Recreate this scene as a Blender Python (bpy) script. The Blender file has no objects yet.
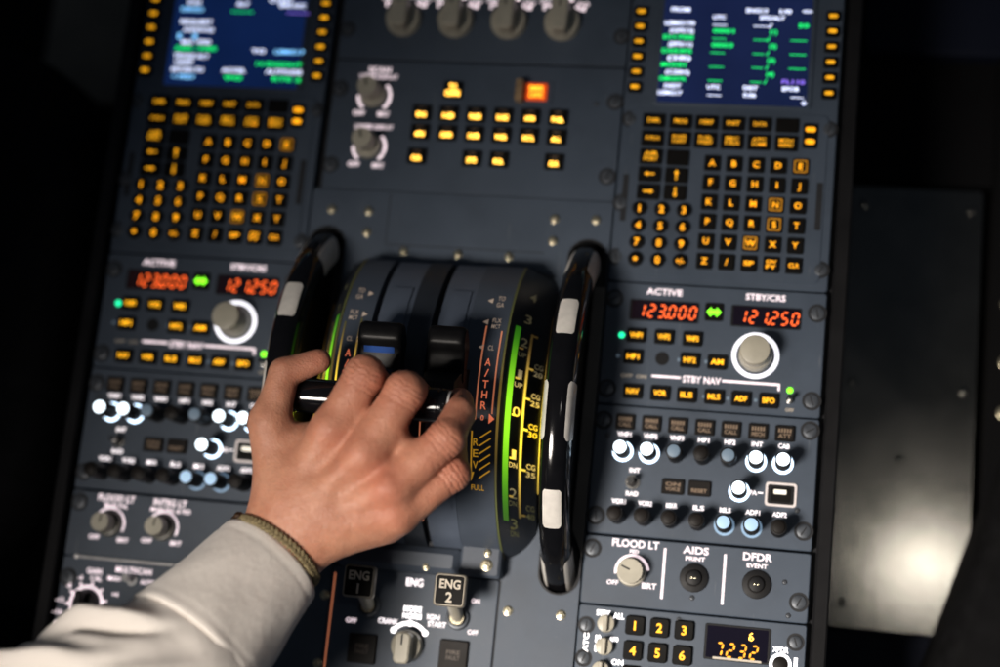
import bpy, math, random
import numpy as np
from mathutils import Matrix, Vector
random.seed(7)
S = 0.001                      # everything below is written in millimetres
scene = bpy.context.scene
COL = scene.collection
R = math.radians

# ------------------------------------------------------------------ materials
MATS = {}
def new_mat(name):
    m = bpy.data.materials.new(name); m.use_nodes = True
    nt = m.node_tree; b = nt.nodes['Principled BSDF']
    MATS[name] = m
    return m, nt, b
def N(nt, typ, **kw):
    n = nt.nodes.new(typ)
    for k, v in kw.items():
        if k in n.inputs: n.inputs[k].default_value = v
        else: setattr(n, k, v)
    return n
def noise(nt, scale, detail=4, rough=0.55, coord='Object'):
    tc = N(nt, 'ShaderNodeTexCoord'); n = N(nt, 'ShaderNodeTexNoise', Scale=scale, Detail=detail, Roughness=rough)
    nt.links.new(tc.outputs[coord], n.inputs['Vector'])
    return n
def ramp(nt, src, stops):
    r = N(nt, 'ShaderNodeValToRGB'); e = r.color_ramp.elements
    while len(e) < len(stops): e.new(0.5)
    for el, (p, c) in zip(e, stops):
        el.position = p; el.color = (*c, 1) if len(c) == 3 else c
    nt.links.new(src, r.inputs['Fac']); return r
def mixc(nt, fac, a, b):
    m = N(nt, 'ShaderNodeMix', data_type='RGBA')
    if isinstance(fac, (int, float)): m.inputs[0].default_value = fac
    else: nt.links.new(fac, m.inputs[0])
    for s, i in ((a, 6), (b, 7)):
        if isinstance(s, tuple): m.inputs[i].default_value = (*s, 1)
        else: nt.links.new(s, m.inputs[i])
    return m.outputs[2]
def bump(nt, b, src, strength, dist):
    bp = N(nt, 'ShaderNodeBump', Strength=strength, Distance=dist)
    nt.links.new(src, bp.inputs['Height']); nt.links.new(bp.outputs['Normal'], b.inputs['Normal'])
    return bp
def surf(name, col, rough, metal=0.0, var=0.25, scale=60, bumps=0.12, bscale=1800, bdist=0.0002, spec=0.5, coat=0.0, dust=0.0, wear=0.0):
    """painted or plastic surface: mottled colour, worn roughness, fine grain"""
    m, nt, b = new_mat(name)
    n = noise(nt, scale, 6)
    c = ramp(nt, n.outputs['Fac'], [(0.3, tuple(x*(1-var) for x in col)), (0.7, tuple(min(1, x*(1+var)) for x in col))]).outputs['Color']
    if dust:
        n3 = noise(nt, 420, 3, 0.7)
        f = ramp(nt, n3.outputs['Fac'], [(0.66, (0, 0, 0)), (0.74, (dust, dust, dust))])
        c = mixc(nt, f.outputs['Color'], c, (0.33, 0.32, 0.30))
    nt.links.new(c, b.inputs['Base Color'])
    rr = ramp(nt, noise(nt, scale*0.5, 5, 0.65).outputs['Fac'], [(0.3, (rough*0.8,)*3), (0.75, (min(1, rough*1.2),)*3)])
    nt.links.new(rr.outputs['Color'], b.inputs['Roughness'])
    b.inputs['Metallic'].default_value = metal
    b.inputs['Specular IOR Level'].default_value = spec
    b.inputs['Coat Weight'].default_value = coat
    if wear:
        tc = N(nt, 'ShaderNodeTexCoord'); gm = N(nt, 'ShaderNodeNewGeometry')
        mp = N(nt, 'ShaderNodeMapping'); mp.inputs['Rotation'].default_value = (0, 0, 0.6); mp.inputs['Scale'].default_value = (420, 26, 1)
        nt.links.new(gm.outputs['Position'], mp.inputs['Vector'])
        ns = N(nt, 'ShaderNodeTexNoise', Scale=1.0, Detail=2); nt.links.new(mp.outputs['Vector'], ns.inputs['Vector'])
        f1 = ramp(nt, ns.outputs['Fac'], [(0.70, (0, 0, 0)), (0.76, (wear,)*3)]).outputs['Color']
        c = mixc(nt, f1, c, (0.24, 0.25, 0.26))
        ng = N(nt, 'ShaderNodeTexNoise', Scale=16.0, Detail=5, Roughness=0.65); nt.links.new(gm.outputs['Position'], ng.inputs['Vector'])
        f2 = ramp(nt, ng.outputs['Fac'], [(0.50, (0, 0, 0)), (0.72, (0.45,)*3)]).outputs['Color']
        c = mixc(nt, f2, c, tuple(x*0.55 for x in col)); nt.links.new(c, b.inputs['Base Color'])
    if bumps: bump(nt, b, noise(nt, bscale, 3, 0.6).outputs['Fac'], bumps, bdist)
    return m
def glow(name, col, strength, base=None, var=0.0):
    m, nt, b = new_mat(name)
    b.inputs['Base Color'].default_value = (*(base or tuple(c*0.5 for c in col)), 1)
    b.inputs['Roughness'].default_value = 0.5
    b.inputs['Emission Color'].default_value = (*col, 1)
    b.inputs['Emission Strength'].default_value = strength
    if var:
        n = noise(nt, 260, 2)
        r = N(nt, 'ShaderNodeMapRange'); r.inputs['From Min'].default_value = 0.35; r.inputs['From Max'].default_value = 0.65
        r.inputs['To Min'].default_value = strength*(1-var); r.inputs['To Max'].default_value = strength*(1+var)
        nt.links.new(n.outputs['Fac'], r.inputs['Value']); nt.links.new(r.outputs['Result'], b.inputs['Emission Strength'])
    return m

PANEL  = surf('panel_paint', (0.058, 0.079, 0.112), 0.5, var=0.10, scale=22, bumps=0.35, bscale=2600, bdist=0.00015, dust=0.12, wear=0.35)
DECK   = surf('deck_dark', (0.012, 0.013, 0.016), 0.7, var=0.2)
TRIM   = surf('trim_dark', (0.011, 0.011, 0.012), 0.55, var=0.25, scale=30, dust=0.0, spec=0.1)
RAILB  = surf('slot_rail', (0.085, 0.078, 0.070), 0.55, var=0.2, scale=40)
QUAD   = surf('quadrant_paint', (0.062, 0.078, 0.105), 0.45, var=0.12, scale=30, bumps=0.3, bscale=2600, bdist=0.00015)
QLANE  = surf('lever_track_paint', (0.085, 0.106, 0.145), 0.42, var=0.12, scale=30, bumps=0.3, bscale=2600, bdist=0.00015)
QDARK  = surf('quadrant_dark', (0.022, 0.027, 0.036), 0.42, var=0.15, scale=35, bumps=0.3, bscale=2600, bdist=0.00012)
BLACK  = surf('black_plastic', (0.006, 0.006, 0.007), 0.55, var=0.2, bumps=0.1, spec=0.3)
GLOSS  = surf('gloss_black', (0.005, 0.005, 0.006), 0.11, var=0.2, scale=50, bumps=0.08, bscale=260, bdist=0.0004, spec=0.4)
KEYB   = surf('key_black', (0.0045, 0.004, 0.0035), 0.6, var=0.2, bumps=0.08, spec=0.15)
KEYD   = surf('annunciator_dark', (0.009, 0.007, 0.006), 0.5, var=0.2, spec=0.2)
KNOBG  = surf('knob_beige', (0.46, 0.43, 0.345), 0.42, var=0.10, scale=90, bumps=0.12, bscale=1500)
KNOBD  = surf('knob_dark_plastic', (0.12, 0.115, 0.09), 0.35, var=0.2, scale=90)  # darker plastic of the dimmer knob skirts
WHITEP = surf('mark_white', (0.70, 0.67, 0.62), 0.35, var=0.12, scale=120, bumps=0.2, bscale=400, bdist=0.0003)
LEGPRX = surf('legend_print_unlit', (0.07, 0.05, 0.035), 0.5, var=0.1)
SCREW  = surf('screw_head', (0.075, 0.085, 0.10), 0.4, metal=0.3, var=0.3, scale=200)
BOLTM  = surf('bolt_brass', (0.62, 0.56, 0.40), 0.28, metal=0.9, var=0.25, scale=300)
STEEL  = surf('steel', (0.45, 0.44, 0.42), 0.25, metal=1.0, var=0.2, scale=200)
ROD    = surf('polished_rod', (0.75, 0.73, 0.72), 0.3, metal=0.45, var=0.15, scale=150)
PLACF  = surf('placard_frame', (0.30, 0.27, 0.22), 0.4, metal=0.5, var=0.2, scale=150)
CLEAR  = surf('guard_amber', (0.30, 0.20, 0.11), 0.25, var=0.3, scale=200)
BLUE   = surf('blue_reflection_paint', (0.015, 0.065, 0.27), 0.6, var=0.1, spec=0.1)  # blue reflection on the lever latch, put into the base colour
NAVY   = surf('navy_paint', (0.005, 0.007, 0.016), 0.7, var=0.2, scale=8, spec=0.15)
FLOORM = surf('floor_dark', (0.003, 0.003, 0.0035), 0.8, var=0.3, scale=6, spec=0.1)
SEATM  = surf('seat_fabric', (0.0035, 0.0035, 0.004), 0.9, var=0.5, scale=120, bumps=0.6, bscale=700, bdist=0.001, spec=0.15)
TRIMB  = surf('brown_lining', (0.22, 0.18, 0.13), 0.7, var=0.25, scale=15)

AMBER  = glow('lit_amber', (1.0, 0.44, 0.012), 0.95, var=0.30)
AMBERB = glow('lit_amber_bright', (1.0, 0.39, 0.008), 1.45, var=0.25)
AMBERH = glow('lit_amber_hot', (1.0, 0.50, 0.06), 5.5, var=0.35)
AMBERD = glow('lit_amber_dim', (1.0, 0.42, 0.02), 0.35, var=0.3)
REDSEG = glow('lit_red_segment', (1.0, 0.125, 0.02), 2.1)
GREENL = glow('lit_green', (0.22, 1.0, 0.02), 2.2)
GREENT = glow('lit_teal', (0.02, 1.0, 0.42), 1.6)
LEGEND = glow('legend_white', (1.0, 0.80, 0.86), 1.05, base=(0.6, 0.58, 0.58), var=0.2)
LEGHOT = glow('legend_white_hot', (1.0, 0.95, 0.95), 2.6, base=(0.7, 0.68, 0.68))
LEGDIM = glow('legend_dim', (1.0, 0.72, 0.55), 0.15, base=(0.42, 0.36, 0.30))
LEGPRT = surf('legend_print', (0.62, 0.55, 0.45), 0.5, var=0.1)
LEGPRD = surf('legend_print_dim', (0.30, 0.21, 0.14), 0.5, var=0.1)
WLIT   = glow('lit_white', (0.80, 0.92, 1.0), 2.8)
WRING  = glow('lit_white_ring', (0.62, 0.80, 1.0), 4.0)
WSOFT  = glow('lit_soft_ring', (0.95, 0.93, 1.0), 1.5)
BSOFT  = glow('lit_pale_blue', (0.45, 0.66, 0.88), 0.75)
BRING  = glow('lit_pale_blue_ring', (0.45, 0.70, 1.0), 0.30)
DIMB   = glow('lit_faint_blue', (0.30, 0.42, 0.55), 0.14)
ORANGE = glow('lit_orange_line', (1.0, 0.30, 0.14), 0.34, base=(0.35, 0.18, 0.12))
ORANGT = glow('lit_orange_text', (1.0, 0.22, 0.10), 0.60, base=(0.35, 0.18, 0.12))
YELREV = glow('lit_reverse_yellow', (1.0, 0.50, 0.03), 0.30, base=(0.4, 0.26, 0.05))
EMERG  = glow('lit_emergency_red', (1.0, 0.10, 0.008), 0.55)
EMERGT = glow('lit_emergency_text', (1.0, 0.35, 0.02), 3.2)
SCRW   = glow('screen_white', (0.70, 0.76, 1.0), 2.0)
SCRC   = glow('screen_cyan', (0.22, 0.58, 1.0), 1.8)
SCRG   = glow('screen_green', (0.01, 0.85, 0.16), 1.5)
SCRP   = glow('screen_purple', (0.30, 0.18, 1.0), 1.1)
def screen_mat(name, col, st):
    m, nt, b = new_mat(name)
    b.inputs['Base Color'].default_value = (0.004, 0.006, 0.015, 1); b.inputs['Roughness'].default_value = 0.12
    n = noise(nt, 14, 2)
    c = ramp(nt, n.outputs['Fac'], [(0.3, tuple(x*0.8 for x in col)), (0.7, tuple(x*1.2 for x in col))])
    nt.links.new(c.outputs['Color'], b.inputs['Emission Color']); b.inputs['Emission Strength'].default_value = st
    return m
SCRB = screen_mat('screen_glass', (0.004, 0.016, 0.080), 0.75)
SCRB2 = screen_mat('screen_glass_navy', (0.010, 0.018, 0.072), 0.75)
DISPB = screen_mat('display_window', (0.012, 0.003, 0.001), 0.5)
# scale light lines: brighter towards the lamp in the middle of the scale, as edge-lit plastic is
def scale_mat(name, c_end, c_mid, s_end, s_mid, y0, w):
    m, nt, b = new_mat(name)
    tc = N(nt, 'ShaderNodeTexCoord'); sp = N(nt, 'ShaderNodeSeparateXYZ'); nt.links.new(tc.outputs['Object'], sp.inputs[0])
    su = N(nt, 'ShaderNodeMath', operation='SUBTRACT'); nt.links.new(sp.outputs['Y'], su.inputs[0]); su.inputs[1].default_value = y0*S
    ab = N(nt, 'ShaderNodeMath', operation='ABSOLUTE'); nt.links.new(su.outputs[0], ab.inputs[0])
    mr = N(nt, 'ShaderNodeMapRange'); mr.interpolation_type = 'SMOOTHSTEP'
    mr.inputs['From Min'].default_value = 0; mr.inputs['From Max'].default_value = w*S
    mr.inputs['To Min'].default_value = 1; mr.inputs['To Max'].default_value = 0
    nt.links.new(ab.outputs[0], mr.inputs['Value'])
    nt.links.new(mixc(nt, mr.outputs['Result'], c_end, c_mid), b.inputs['Emission Color'])
    m2 = N(nt, 'ShaderNodeMapRange'); m2.inputs['To Min'].default_value = s_end; m2.inputs['To Max'].default_value = s_mid
    nt.links.new(mr.outputs['Result'], m2.inputs['Value']); nt.links.new(m2.outputs['Result'], b.inputs['Emission Strength'])
    b.inputs['Base Color'].default_value = (0.10, 0.12, 0.04, 1)
    return m
SCGREEN = scale_mat('scale_green', (0.02, 0.35, 0.01), (0.34, 0.95, 0.02), 0.22, 1.15, -62, 70)
SCGREENL = scale_mat('scale_green_bright', (0.05, 0.45, 0.01), (0.42, 1.0, 0.02), 0.35, 1.9, -66, 70)
SCYEL   = scale_mat('scale_yellow', (0.55, 0.30, 0.08), (1.0, 0.72, 0.04), 0.06, 2.2, -68, 60)
SCTXT   = scale_mat('scale_figures', (0.55, 0.45, 0.28), (1.0, 0.62, 0.02), 0.07, 2.2, -68, 48)
BRONZE  = scale_mat('scale_bronze', (0.30, 0.20, 0.08), (0.8, 0.50, 0.10), 0.03, 0.2, -62, 60)

def skin_mat():
    m, nt, b = new_mat('skin')
    at = N(nt, 'ShaderNodeAttribute', attribute_name='redness')
    n = noise(nt, 55, 5, 0.6); n2 = noise(nt, 320, 4, 0.7)
    c = ramp(nt, n.outputs['Fac'], [(0.3, (0.44, 0.19, 0.118)), (0.55, (0.53, 0.25, 0.158)), (0.75, (0.58, 0.295, 0.19))]).outputs['Color']
    f2 = ramp(nt, n2.outputs['Fac'], [(0.42, (0, 0, 0)), (0.72, (0.35, 0.35, 0.35))]).outputs['Color']
    c = mixc(nt, f2, c, (0.40, 0.17, 0.10))
    c = mixc(nt, at.outputs['Fac'], c, (0.47, 0.135, 0.085))
    nt.links.new(c, b.inputs['Base Color'])
    b.inputs['Roughness'].default_value = 0.47
    b.inputs['Specular IOR Level'].default_value = 0.42
    b.inputs['Subsurface Weight'].default_value = 0.18
    b.inputs['Subsurface Radius'].default_value = (1.0, 0.35, 0.2)
    b.inputs['Subsurface Scale'].default_value = 0.004
    tc = N(nt, 'ShaderNodeTexCoord')
    v = N(nt, 'ShaderNodeTexVoronoi', Scale=900); nt.links.new(tc.outputs['Object'], v.inputs['Vector'])
    fine = N(nt, 'ShaderNodeTexNoise', Scale=700, Detail=4); nt.links.new(tc.outputs['Object'], fine.inputs['Vector'])
    b1 = N(nt, 'ShaderNodeBump', Strength=0.28, Distance=0.001); nt.links.new(v.outputs['Distance'], b1.inputs['Height'])
    b2 = N(nt, 'ShaderNodeBump', Strength=0.28, Distance=0.001); nt.links.new(fine.outputs['Fac'], b2.inputs['Height']); nt.links.new(b1.outputs['Normal'], b2.inputs['Normal'])
    cr = N(nt, 'ShaderNodeAttribute', attribute_name='crease')
    b3 = N(nt, 'ShaderNodeBump', Strength=0.7, Distance=0.001); nt.links.new(cr.outputs['Fac'], b3.inputs['Height']); nt.links.new(b2.outputs['Normal'], b3.inputs['Normal'])
    und = noise(nt, 95, 2, 0.4); b4 = N(nt, 'ShaderNodeBump', Strength=0.35, Distance=0.003); nt.links.new(und.outputs['Fac'], b4.inputs['Height']); nt.links.new(b3.outputs['Normal'], b4.inputs['Normal'])
    nt.links.new(b4.outputs['Normal'], b.inputs['Normal'])
    rg = ramp(nt, n2.outputs['Fac'], [(0.3, (0.38,)*3), (0.7, (0.60,)*3)]); nt.links.new(rg.outputs['Color'], b.inputs['Roughness'])
    return m
SKIN = skin_mat()
def shirt_mat():
    m, nt, b = new_mat('shirt_cotton')
    n = noise(nt, 18, 5)
    c = ramp(nt, n.outputs['Fac'], [(0.3, (0.68, 0.635, 0.585)), (0.7, (0.75, 0.70, 0.65))])
    nt.links.new(c.outputs['Color'], b.inputs['Base Color'])
    b.inputs['Roughness'].default_value = 0.85; b.inputs['Specular IOR Level'].default_value = 0.2
    b.inputs['Sheen Weight'].default_value = 0.15
    uv = N(nt, 'ShaderNodeUVMap'); mp = N(nt, 'ShaderNodeMapping'); nt.links.new(uv.outputs['UV'], mp.inputs['Vector'])
    w1 = N(nt, 'ShaderNodeTexWave', Scale=180.0, Distortion=0.6); w1.bands_direction = 'X'
    w2 = N(nt, 'ShaderNodeTexWave', Scale=180.0, Distortion=0.6); w2.bands_direction = 'Y'
    nt.links.new(mp.outputs['Vector'], w1.inputs['Vector']); nt.links.new(mp.outputs['Vector'], w2.inputs['Vector'])
    ad = N(nt, 'ShaderNodeMath', operation='ADD'); nt.links.new(w1.outputs['Fac'], ad.inputs[0]); nt.links.new(w2.outputs['Fac'], ad.inputs[1])
    b1 = N(nt, 'ShaderNodeBump', Strength=0.12, Distance=0.0004); nt.links.new(ad.outputs[0], b1.inputs['Height'])
    wr = noise(nt, 34, 5, 0.6)
    b2 = N(nt, 'ShaderNodeBump', Strength=0.45, Distance=0.003); nt.links.new(wr.outputs['Fac'], b2.inputs['Height']); nt.links.new(b1.outputs['Normal'], b2.inputs['Normal'])
    nt.links.new(b2.outputs['Normal'], b.inputs['Normal'])
    return m
SHIRT = shirt_mat()
CORD  = surf('cord_olive', (0.23, 0.185, 0.10), 0.8, var=0.4, scale=500, bumps=0.5, bscale=2500, bdist=0.0004, spec=0.2)
BEAD  = surf('bead_dark', (0.035, 0.018, 0.008), 0.25, var=0.6, scale=300)
def plate_mat():
    m, nt, b = new_mat('brushed_metal')
    tc = N(nt, 'ShaderNodeTexCoord'); mp = N(nt, 'ShaderNodeMapping'); mp.inputs['Scale'].default_value = (260, 6, 1)
    nt.links.new(tc.outputs['Object'], mp.inputs['Vector'])
    n = N(nt, 'ShaderNodeTexNoise', Scale=3.0, Detail=5); nt.links.new(mp.outputs['Vector'], n.inputs['Vector'])
    n2 = noise(nt, 14, 6, 0.65)
    c = ramp(nt, n2.outputs['Fac'], [(0.3, (0.13, 0.125, 0.11)), (0.7, (0.19, 0.18, 0.16))])
    nt.links.new(c.outputs['Color'], b.inputs['Base Color']); b.inputs['Metallic'].default_value = 0.97
    r = ramp(nt, n2.outputs['Fac'], [(0.3, (0.13,)*3), (0.75, (0.19,)*3)]); nt.links.new(r.outputs['Color'], b.inputs['Roughness'])
    bump(nt, b, n.outputs['Fac'], 0.06, 0.0005)
    return m
METAL = plate_mat()

# ------------------------------------------------------------------ text
_tc = {}
def _raw_text(s, bold=0.026):
    if (s, bold) in _tc: return _tc[(s, bold)]
    cu = bpy.data.curves.new('t', 'FONT'); cu.body = s; cu.size = 1.0; cu.resolution_u = 3; cu.offset = bold
    ob = bpy.data.objects.new('t', cu); COL.objects.link(ob)
    dg = bpy.context.evaluated_depsgraph_get()
    me = ob.evaluated_get(dg).to_mesh()
    v = [(p.co.x, p.co.y) for p in me.vertices]; f = [tuple(p.vertices) for p in me.polygons]
    ob.evaluated_get(dg).to_mesh_clear()
    bpy.data.objects.remove(ob); bpy.data.curves.remove(cu)
    _tc[(s, bold)] = (v, f); return (v, f)
CAP = max(p[1] for p in _raw_text('H')[0])

# ------------------------------------------------------------------ mesh builder
class MB:
    def __init__(s): s.v = []; s.f = []; s.m = []
    def add(s, verts, faces, mi=0):
        o = len(s.v); s.v += [tuple(p) for p in verts]
        s.f += [tuple(i+o for i in f) for f in faces]; s.m += [mi]*len(faces); return s
    def prism(s, pts, z0, z1, ch=0.0, mi=0, bottom=False):
        """outline extruded from z0 to z1 with a chamfered top edge"""
        n = len(pts); cx = sum(p[0] for p in pts)/n; cy = sum(p[1] for p in pts)/n
        w = max(p[0] for p in pts)-min(p[0] for p in pts); h = max(p[1] for p in pts)-min(p[1] for p in pts)
        def ins(p, c): return (cx+(p[0]-cx)*(1-2*c/w), cy+(p[1]-cy)*(1-2*c/h))
        V = [(x, y, z0) for x, y in pts]; F = []
        lv = [(z0, 0)]
        if ch: lv += [(z1-ch, 0), (z1, ch)]
        else: lv += [(z1, 0)]
        V = []
        for z, c in lv: V += [(*ins(p, c), z) for p in pts]
        for k in range(len(lv)-1):
            for i in range(n):
                j = (i+1) % n; F.append((k*n+i, k*n+j, (k+1)*n+j, (k+1)*n+i))
        F.append(tuple(range((len(lv)-1)*n, len(lv)*n)))
        if bottom: F.append(tuple(reversed(range(n))))
        return s.add(V, F, mi)
    def rbox(s, cx, cy, w, h, z0, z1, r=1.0, ch=0.4, mi=0, n=3, bottom=False):
        return s.prism(rr(cx, cy, w, h, r, n), z0, z1, ch, mi, bottom)
    def cyl(s, cx, cy, z0, z1, r0, r1=None, n=28, ch=0.0, mi=0):
        r1 = r0 if r1 is None else r1
        lv = [(z0, r0), (z1-ch, r1)] + ([(z1-ch*0.3, r1-ch*0.3), (z1, r1-ch)] if ch else [])
        V = []; F = []
        for z, r in lv: V += [(cx+r*math.cos(2*math.pi*i/n), cy+r*math.sin(2*math.pi*i/n), z) for i in range(n)]
        for k in range(len(lv)-1):
            for i in range(n):
                j = (i+1) % n; F.append((k*n+i, k*n+j, (k+1)*n+j, (k+1)*n+i))
        F.append(tuple(range((len(lv)-1)*n, len(lv)*n)))
        return s.add(V, F, mi)
    def knurl(s, cx, cy, z0, z1, r, d, teeth, mi=0):
        n = teeth*4; V = []
        for z in (z0, z1):
            for i in range(n):
                q = r - (d if i % 4 in (2, 3) else 0); a = 2*math.pi*i/n
                V.append((cx+q*math.cos(a), cy+q*math.sin(a), z))
        F = [(i, (i+1) % n, n+(i+1) % n, n+i) for i in range(n)] + [tuple(range(n, 2*n))]
        return s.add(V, F, mi)
    def ring(s, cx, cy, z, ri, ro, a0=0, a1=360, n=40, mi=0, h=0.0):
        full = abs(a1-a0) >= 360; V = []; F = []; k = n if full else n+1
        for i in range(k):
            a = R(a0+(a1-a0)*i/n)
            V += [(cx+ri*math.cos(a), cy+ri*math.sin(a), z), (cx+ro*math.cos(a), cy+ro*math.sin(a), z)]
        for i in range(n):
            j = (i+1) % k; F.append((2*i, 2*i+1, 2*j+1, 2*j))
        s.add(V, F, mi)
        if h:
            for rad in (ri, ro):
                W = []; G = []
                for i in range(k):
                    a = R(a0+(a1-a0)*i/n); x, y = cx+rad*math.cos(a), cy+rad*math.sin(a); W += [(x, y, z), (x, y, z-h)]
                for i in range(n):
                    j = (i+1) % k; G.append((2*i, 2*i+1, 2*j+1, 2*j))
                s.add(W, G, mi)
        return s
    def rect(s, x0, y0, x1, y1, z, mi=0):
        return s.add([(x0, y0, z), (x1, y0, z), (x1, y1, z), (x0, y1, z)], [(0, 1, 2, 3)], mi)
    def line(s, p, q, w, z, mi=0, fn=None, seg=1):
        dx, dy = q[0]-p[0], q[1]-p[1]; L = math.hypot(dx, dy); nx, ny = -dy/L*w/2, dx/L*w/2
        V = []
        for i in range(seg+1):
            t = i/seg; x, y = p[0]+dx*t, p[1]+dy*t
            V += [(x-nx, y-ny), (x+nx, y+ny)]
        V = [fn(*c, z) if fn else (*c, z) for c in V]
        return s.add(V, [(2*i, 2*i+1, 2*i+3, 2*i+2) for i in range(seg)], mi)
    def poly(s, pts, z, mi=0, fn=None):
        return s.add([fn(*c, z) if fn else (*c, z) for c in pts], [tuple(range(len(pts)))], mi)
    def text(s, t, x, y, h, z=0.15, mi=0, w=None, fn=None, rot=0, ysc=1.0):
        V, F = _raw_text(t, 0.006 if fn else 0.026)
        if not V: return s
        x0 = min(p[0] for p in V); x1 = max(p[0] for p in V); k = h/CAP
        kx = (w/(x1-x0)) if w else k
        cr, sr = math.cos(R(rot)), math.sin(R(rot)); out = []
        for px, py in V:
            a = (px-(x0+x1)/2)*kx; b = (py-CAP/2)*k*ysc
            X, Y = x+a*cr-b*sr, y+a*sr+b*cr
            out.append(fn(X, Y, z) if fn else (X, Y, z))
        return s.add(out, F, mi)
    def seg7(s, txt, x, y, h, pitch, z=0.2, mi=0, slant=0.16, th=0.17):
        w = h*0.46; t = h*th
        SEG = {'0': 'abcdef', '1': 'bc', '2': 'abged', '3': 'abgcd', '5': 'afgcd', '7': 'abc', '.': 'p'}
        cx = x
        for ch in txt:
            def P(a, b): return (cx+a*w+b*h*slant-h*slant/2, y-h/2+b*h, z)
            g = 0.05
            def bar(a0, b0, a1, b1):
                ax, ay = a0*w, b0*h; bx, by = a1*w, b1*h; L = math.hypot(bx-ax, by-ay); ux, uy = (bx-ax)/L, (by-ay)/L
                ax += ux*g*h; ay += uy*g*h; bx -= ux*g*h; by -= uy*g*h; px, py = -uy*t/2, ux*t/2
                q = [(ax, ay), (ax+ux*t/2+px, ay+uy*t/2+py), (bx-ux*t/2+px, by-uy*t/2+py), (bx, by), (bx-ux*t/2-px, by-uy*t/2-py), (ax+ux*t/2-px, ay+uy*t/2-py)]
                s.add([P(i/w, j/h) for i, j in q], [(0, 1, 2, 3, 4, 5)], mi)
            if ch == '.':
                s.ring(cx-pitch*0.22, y-h*0.46, z, 0, h*0.10, n=10, mi=mi); continue
            pos = {'a': (-.5, 1, .5, 1), 'b': (.5, 1, .5, .5), 'c': (.5, .5, .5, 0), 'd': (-.5, 0, .5, 0), 'e': (-.5, .5, -.5, 0), 'f': (-.5, 1, -.5, .5), 'g': (-.5, .5, .5, .5)}
            for q in SEG[ch]: bar(*pos[q])
            cx += pitch
        return s
    def tube(s, pts, rad, n=10, mi=0, cap=True, closed=False):
        P = [Vector(p) for p in pts]; k = len(P); rs = rad if isinstance(rad, (list, tuple)) else [rad]*k
        V = []; F = []; up = None
        for i in range(k):
            a = P[(i-1) % k] if (closed or i) else P[i]; b = P[(i+1) % k] if (closed or i < k-1) else P[i]
            d = (b-a).normalized()
            if up is None: up = d.orthogonal().normalized()
            up = (up-d*up.dot(d)).normalized(); sd = d.cross(up)
            V += [tuple(P[i]+(up*math.cos(2*math.pi*j/n)+sd*math.sin(2*math.pi*j/n))*rs[i]) for j in range(n)]
        for i in range(k if closed else k-1):
            i2 = (i+1) % k
            for j in range(n):
                j2 = (j+1) % n; F.append((i*n+j, i*n+j2, i2*n+j2, i2*n+j))
        if cap and not closed: F += [tuple(reversed(range(n))), tuple(range((k-1)*n, k*n))]
        return s.add(V, F, mi)
    def build(s, name, mats, parent=None, smooth=None, loc=None):
        me = bpy.data.meshes.new(name)
        me.from_pydata([(x*S, y*S, z*S) for x, y, z in s.v], [], s.f)
        for m in (mats if isinstance(mats, (list, tuple)) else [mats]): me.materials.append(m)
        me.polygons.foreach_set('material_index', s.m)
        if smooth:
            me.polygons.foreach_set('use_smooth', [True]*len(me.polygons)); me.set_sharp_from_angle(angle=R(smooth))
        me.update()
        o = bpy.data.objects.new(name, me); COL.objects.link(o)
        if parent: o.parent = parent
        if loc: o.location = [c*S for c in loc]
        return o
def rr(cx, cy, w, h, r, n=3):
    r = min(r, w/2-0.01, h/2-0.01); out = []
    for sx, sy, a0 in ((1, -1, -90), (1, 1, 0), (-1, 1, 90), (-1, -1, 180)):
        for i in range(n+1):
            a = R(a0+90*i/n); out.append((cx+sx*(w/2-r)+r*math.cos(a), cy+sy*(h/2-r)+r*math.sin(a)))
    return out
def thing(name, label, cat, loc=(0, 0, 0), group=None):
    o = bpy.data.objects.new(name, None); COL.objects.link(o); o.empty_display_size = 0.02
    o.location = [c*S for c in loc]; tag(o, label, cat, group); return o
def tag(o, label=None, cat=None, group=None, kind=None):
    if label: o['label'] = label
    if cat: o['category'] = cat
    if group: o['group'] = group
    if kind: o['kind'] = kind
    return o

# ------------------------------------------------------------------ common panel parts
def face(root, w, h, r=1.5, cy=0, name='face_plate'):
    b = MB(); b.prism(rr(0, cy, w, h, r), -6, 0, 0.5); return b.build(name, PANEL, root, smooth=30)
def fastener(root, x, y, ang=None, r=4.6):
    b = MB(); ang = random.uniform(60, 120) if ang is None else ang
    b.ring(x, y, 0.12, r, r+1.6, n=26, mi=1)
    b.cyl(x, y, 0, 0.9, r, n=26, ch=0.5)
    c, s_ = math.cos(R(ang)), math.sin(R(ang))
    b.line((x-c*r*0.7, y-s_*r*0.7), (x+c*r*0.7, y+s_*r*0.7), 0.9, 0.95, mi=1)
    b.build('fastener', [SCREW, DECK], root, smooth=40)
def key(root, name, x, y, w, h, txt=(), th=2.2, mat=AMBER, z=2.6, r=1.0, tw=None, frame=False, body=KEYB, dy=0.0):
    b = MB(); b.rbox(x, y, w, h, -0.5, z, r, 0.5)
    L = txt if isinstance(txt, (list, tuple)) else [txt]; n = len(L); ld = th*1.35
    for i, t in enumerate(L):
        if t: b.text(t, x, y+dy+((n-1)/2-i)*ld, th, z+0.08, 1, w=min(tw, w*0.9) if tw else None)
    if frame:
        o = rr(x, y, w*0.80, h*0.80, 1); i_ = rr(x, y, w*0.66, h*0.66, 0.8); k = len(o)
        b.add([(*p, z+0.07) for p in o]+[(*p, z+0.07) for p in i_], [(q, (q+1) % k, k+(q+1) % k, k+q) for q in range(k)], 2)
    return b.build(name, [body, mat, AMBERD], root, smooth=35)
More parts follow.
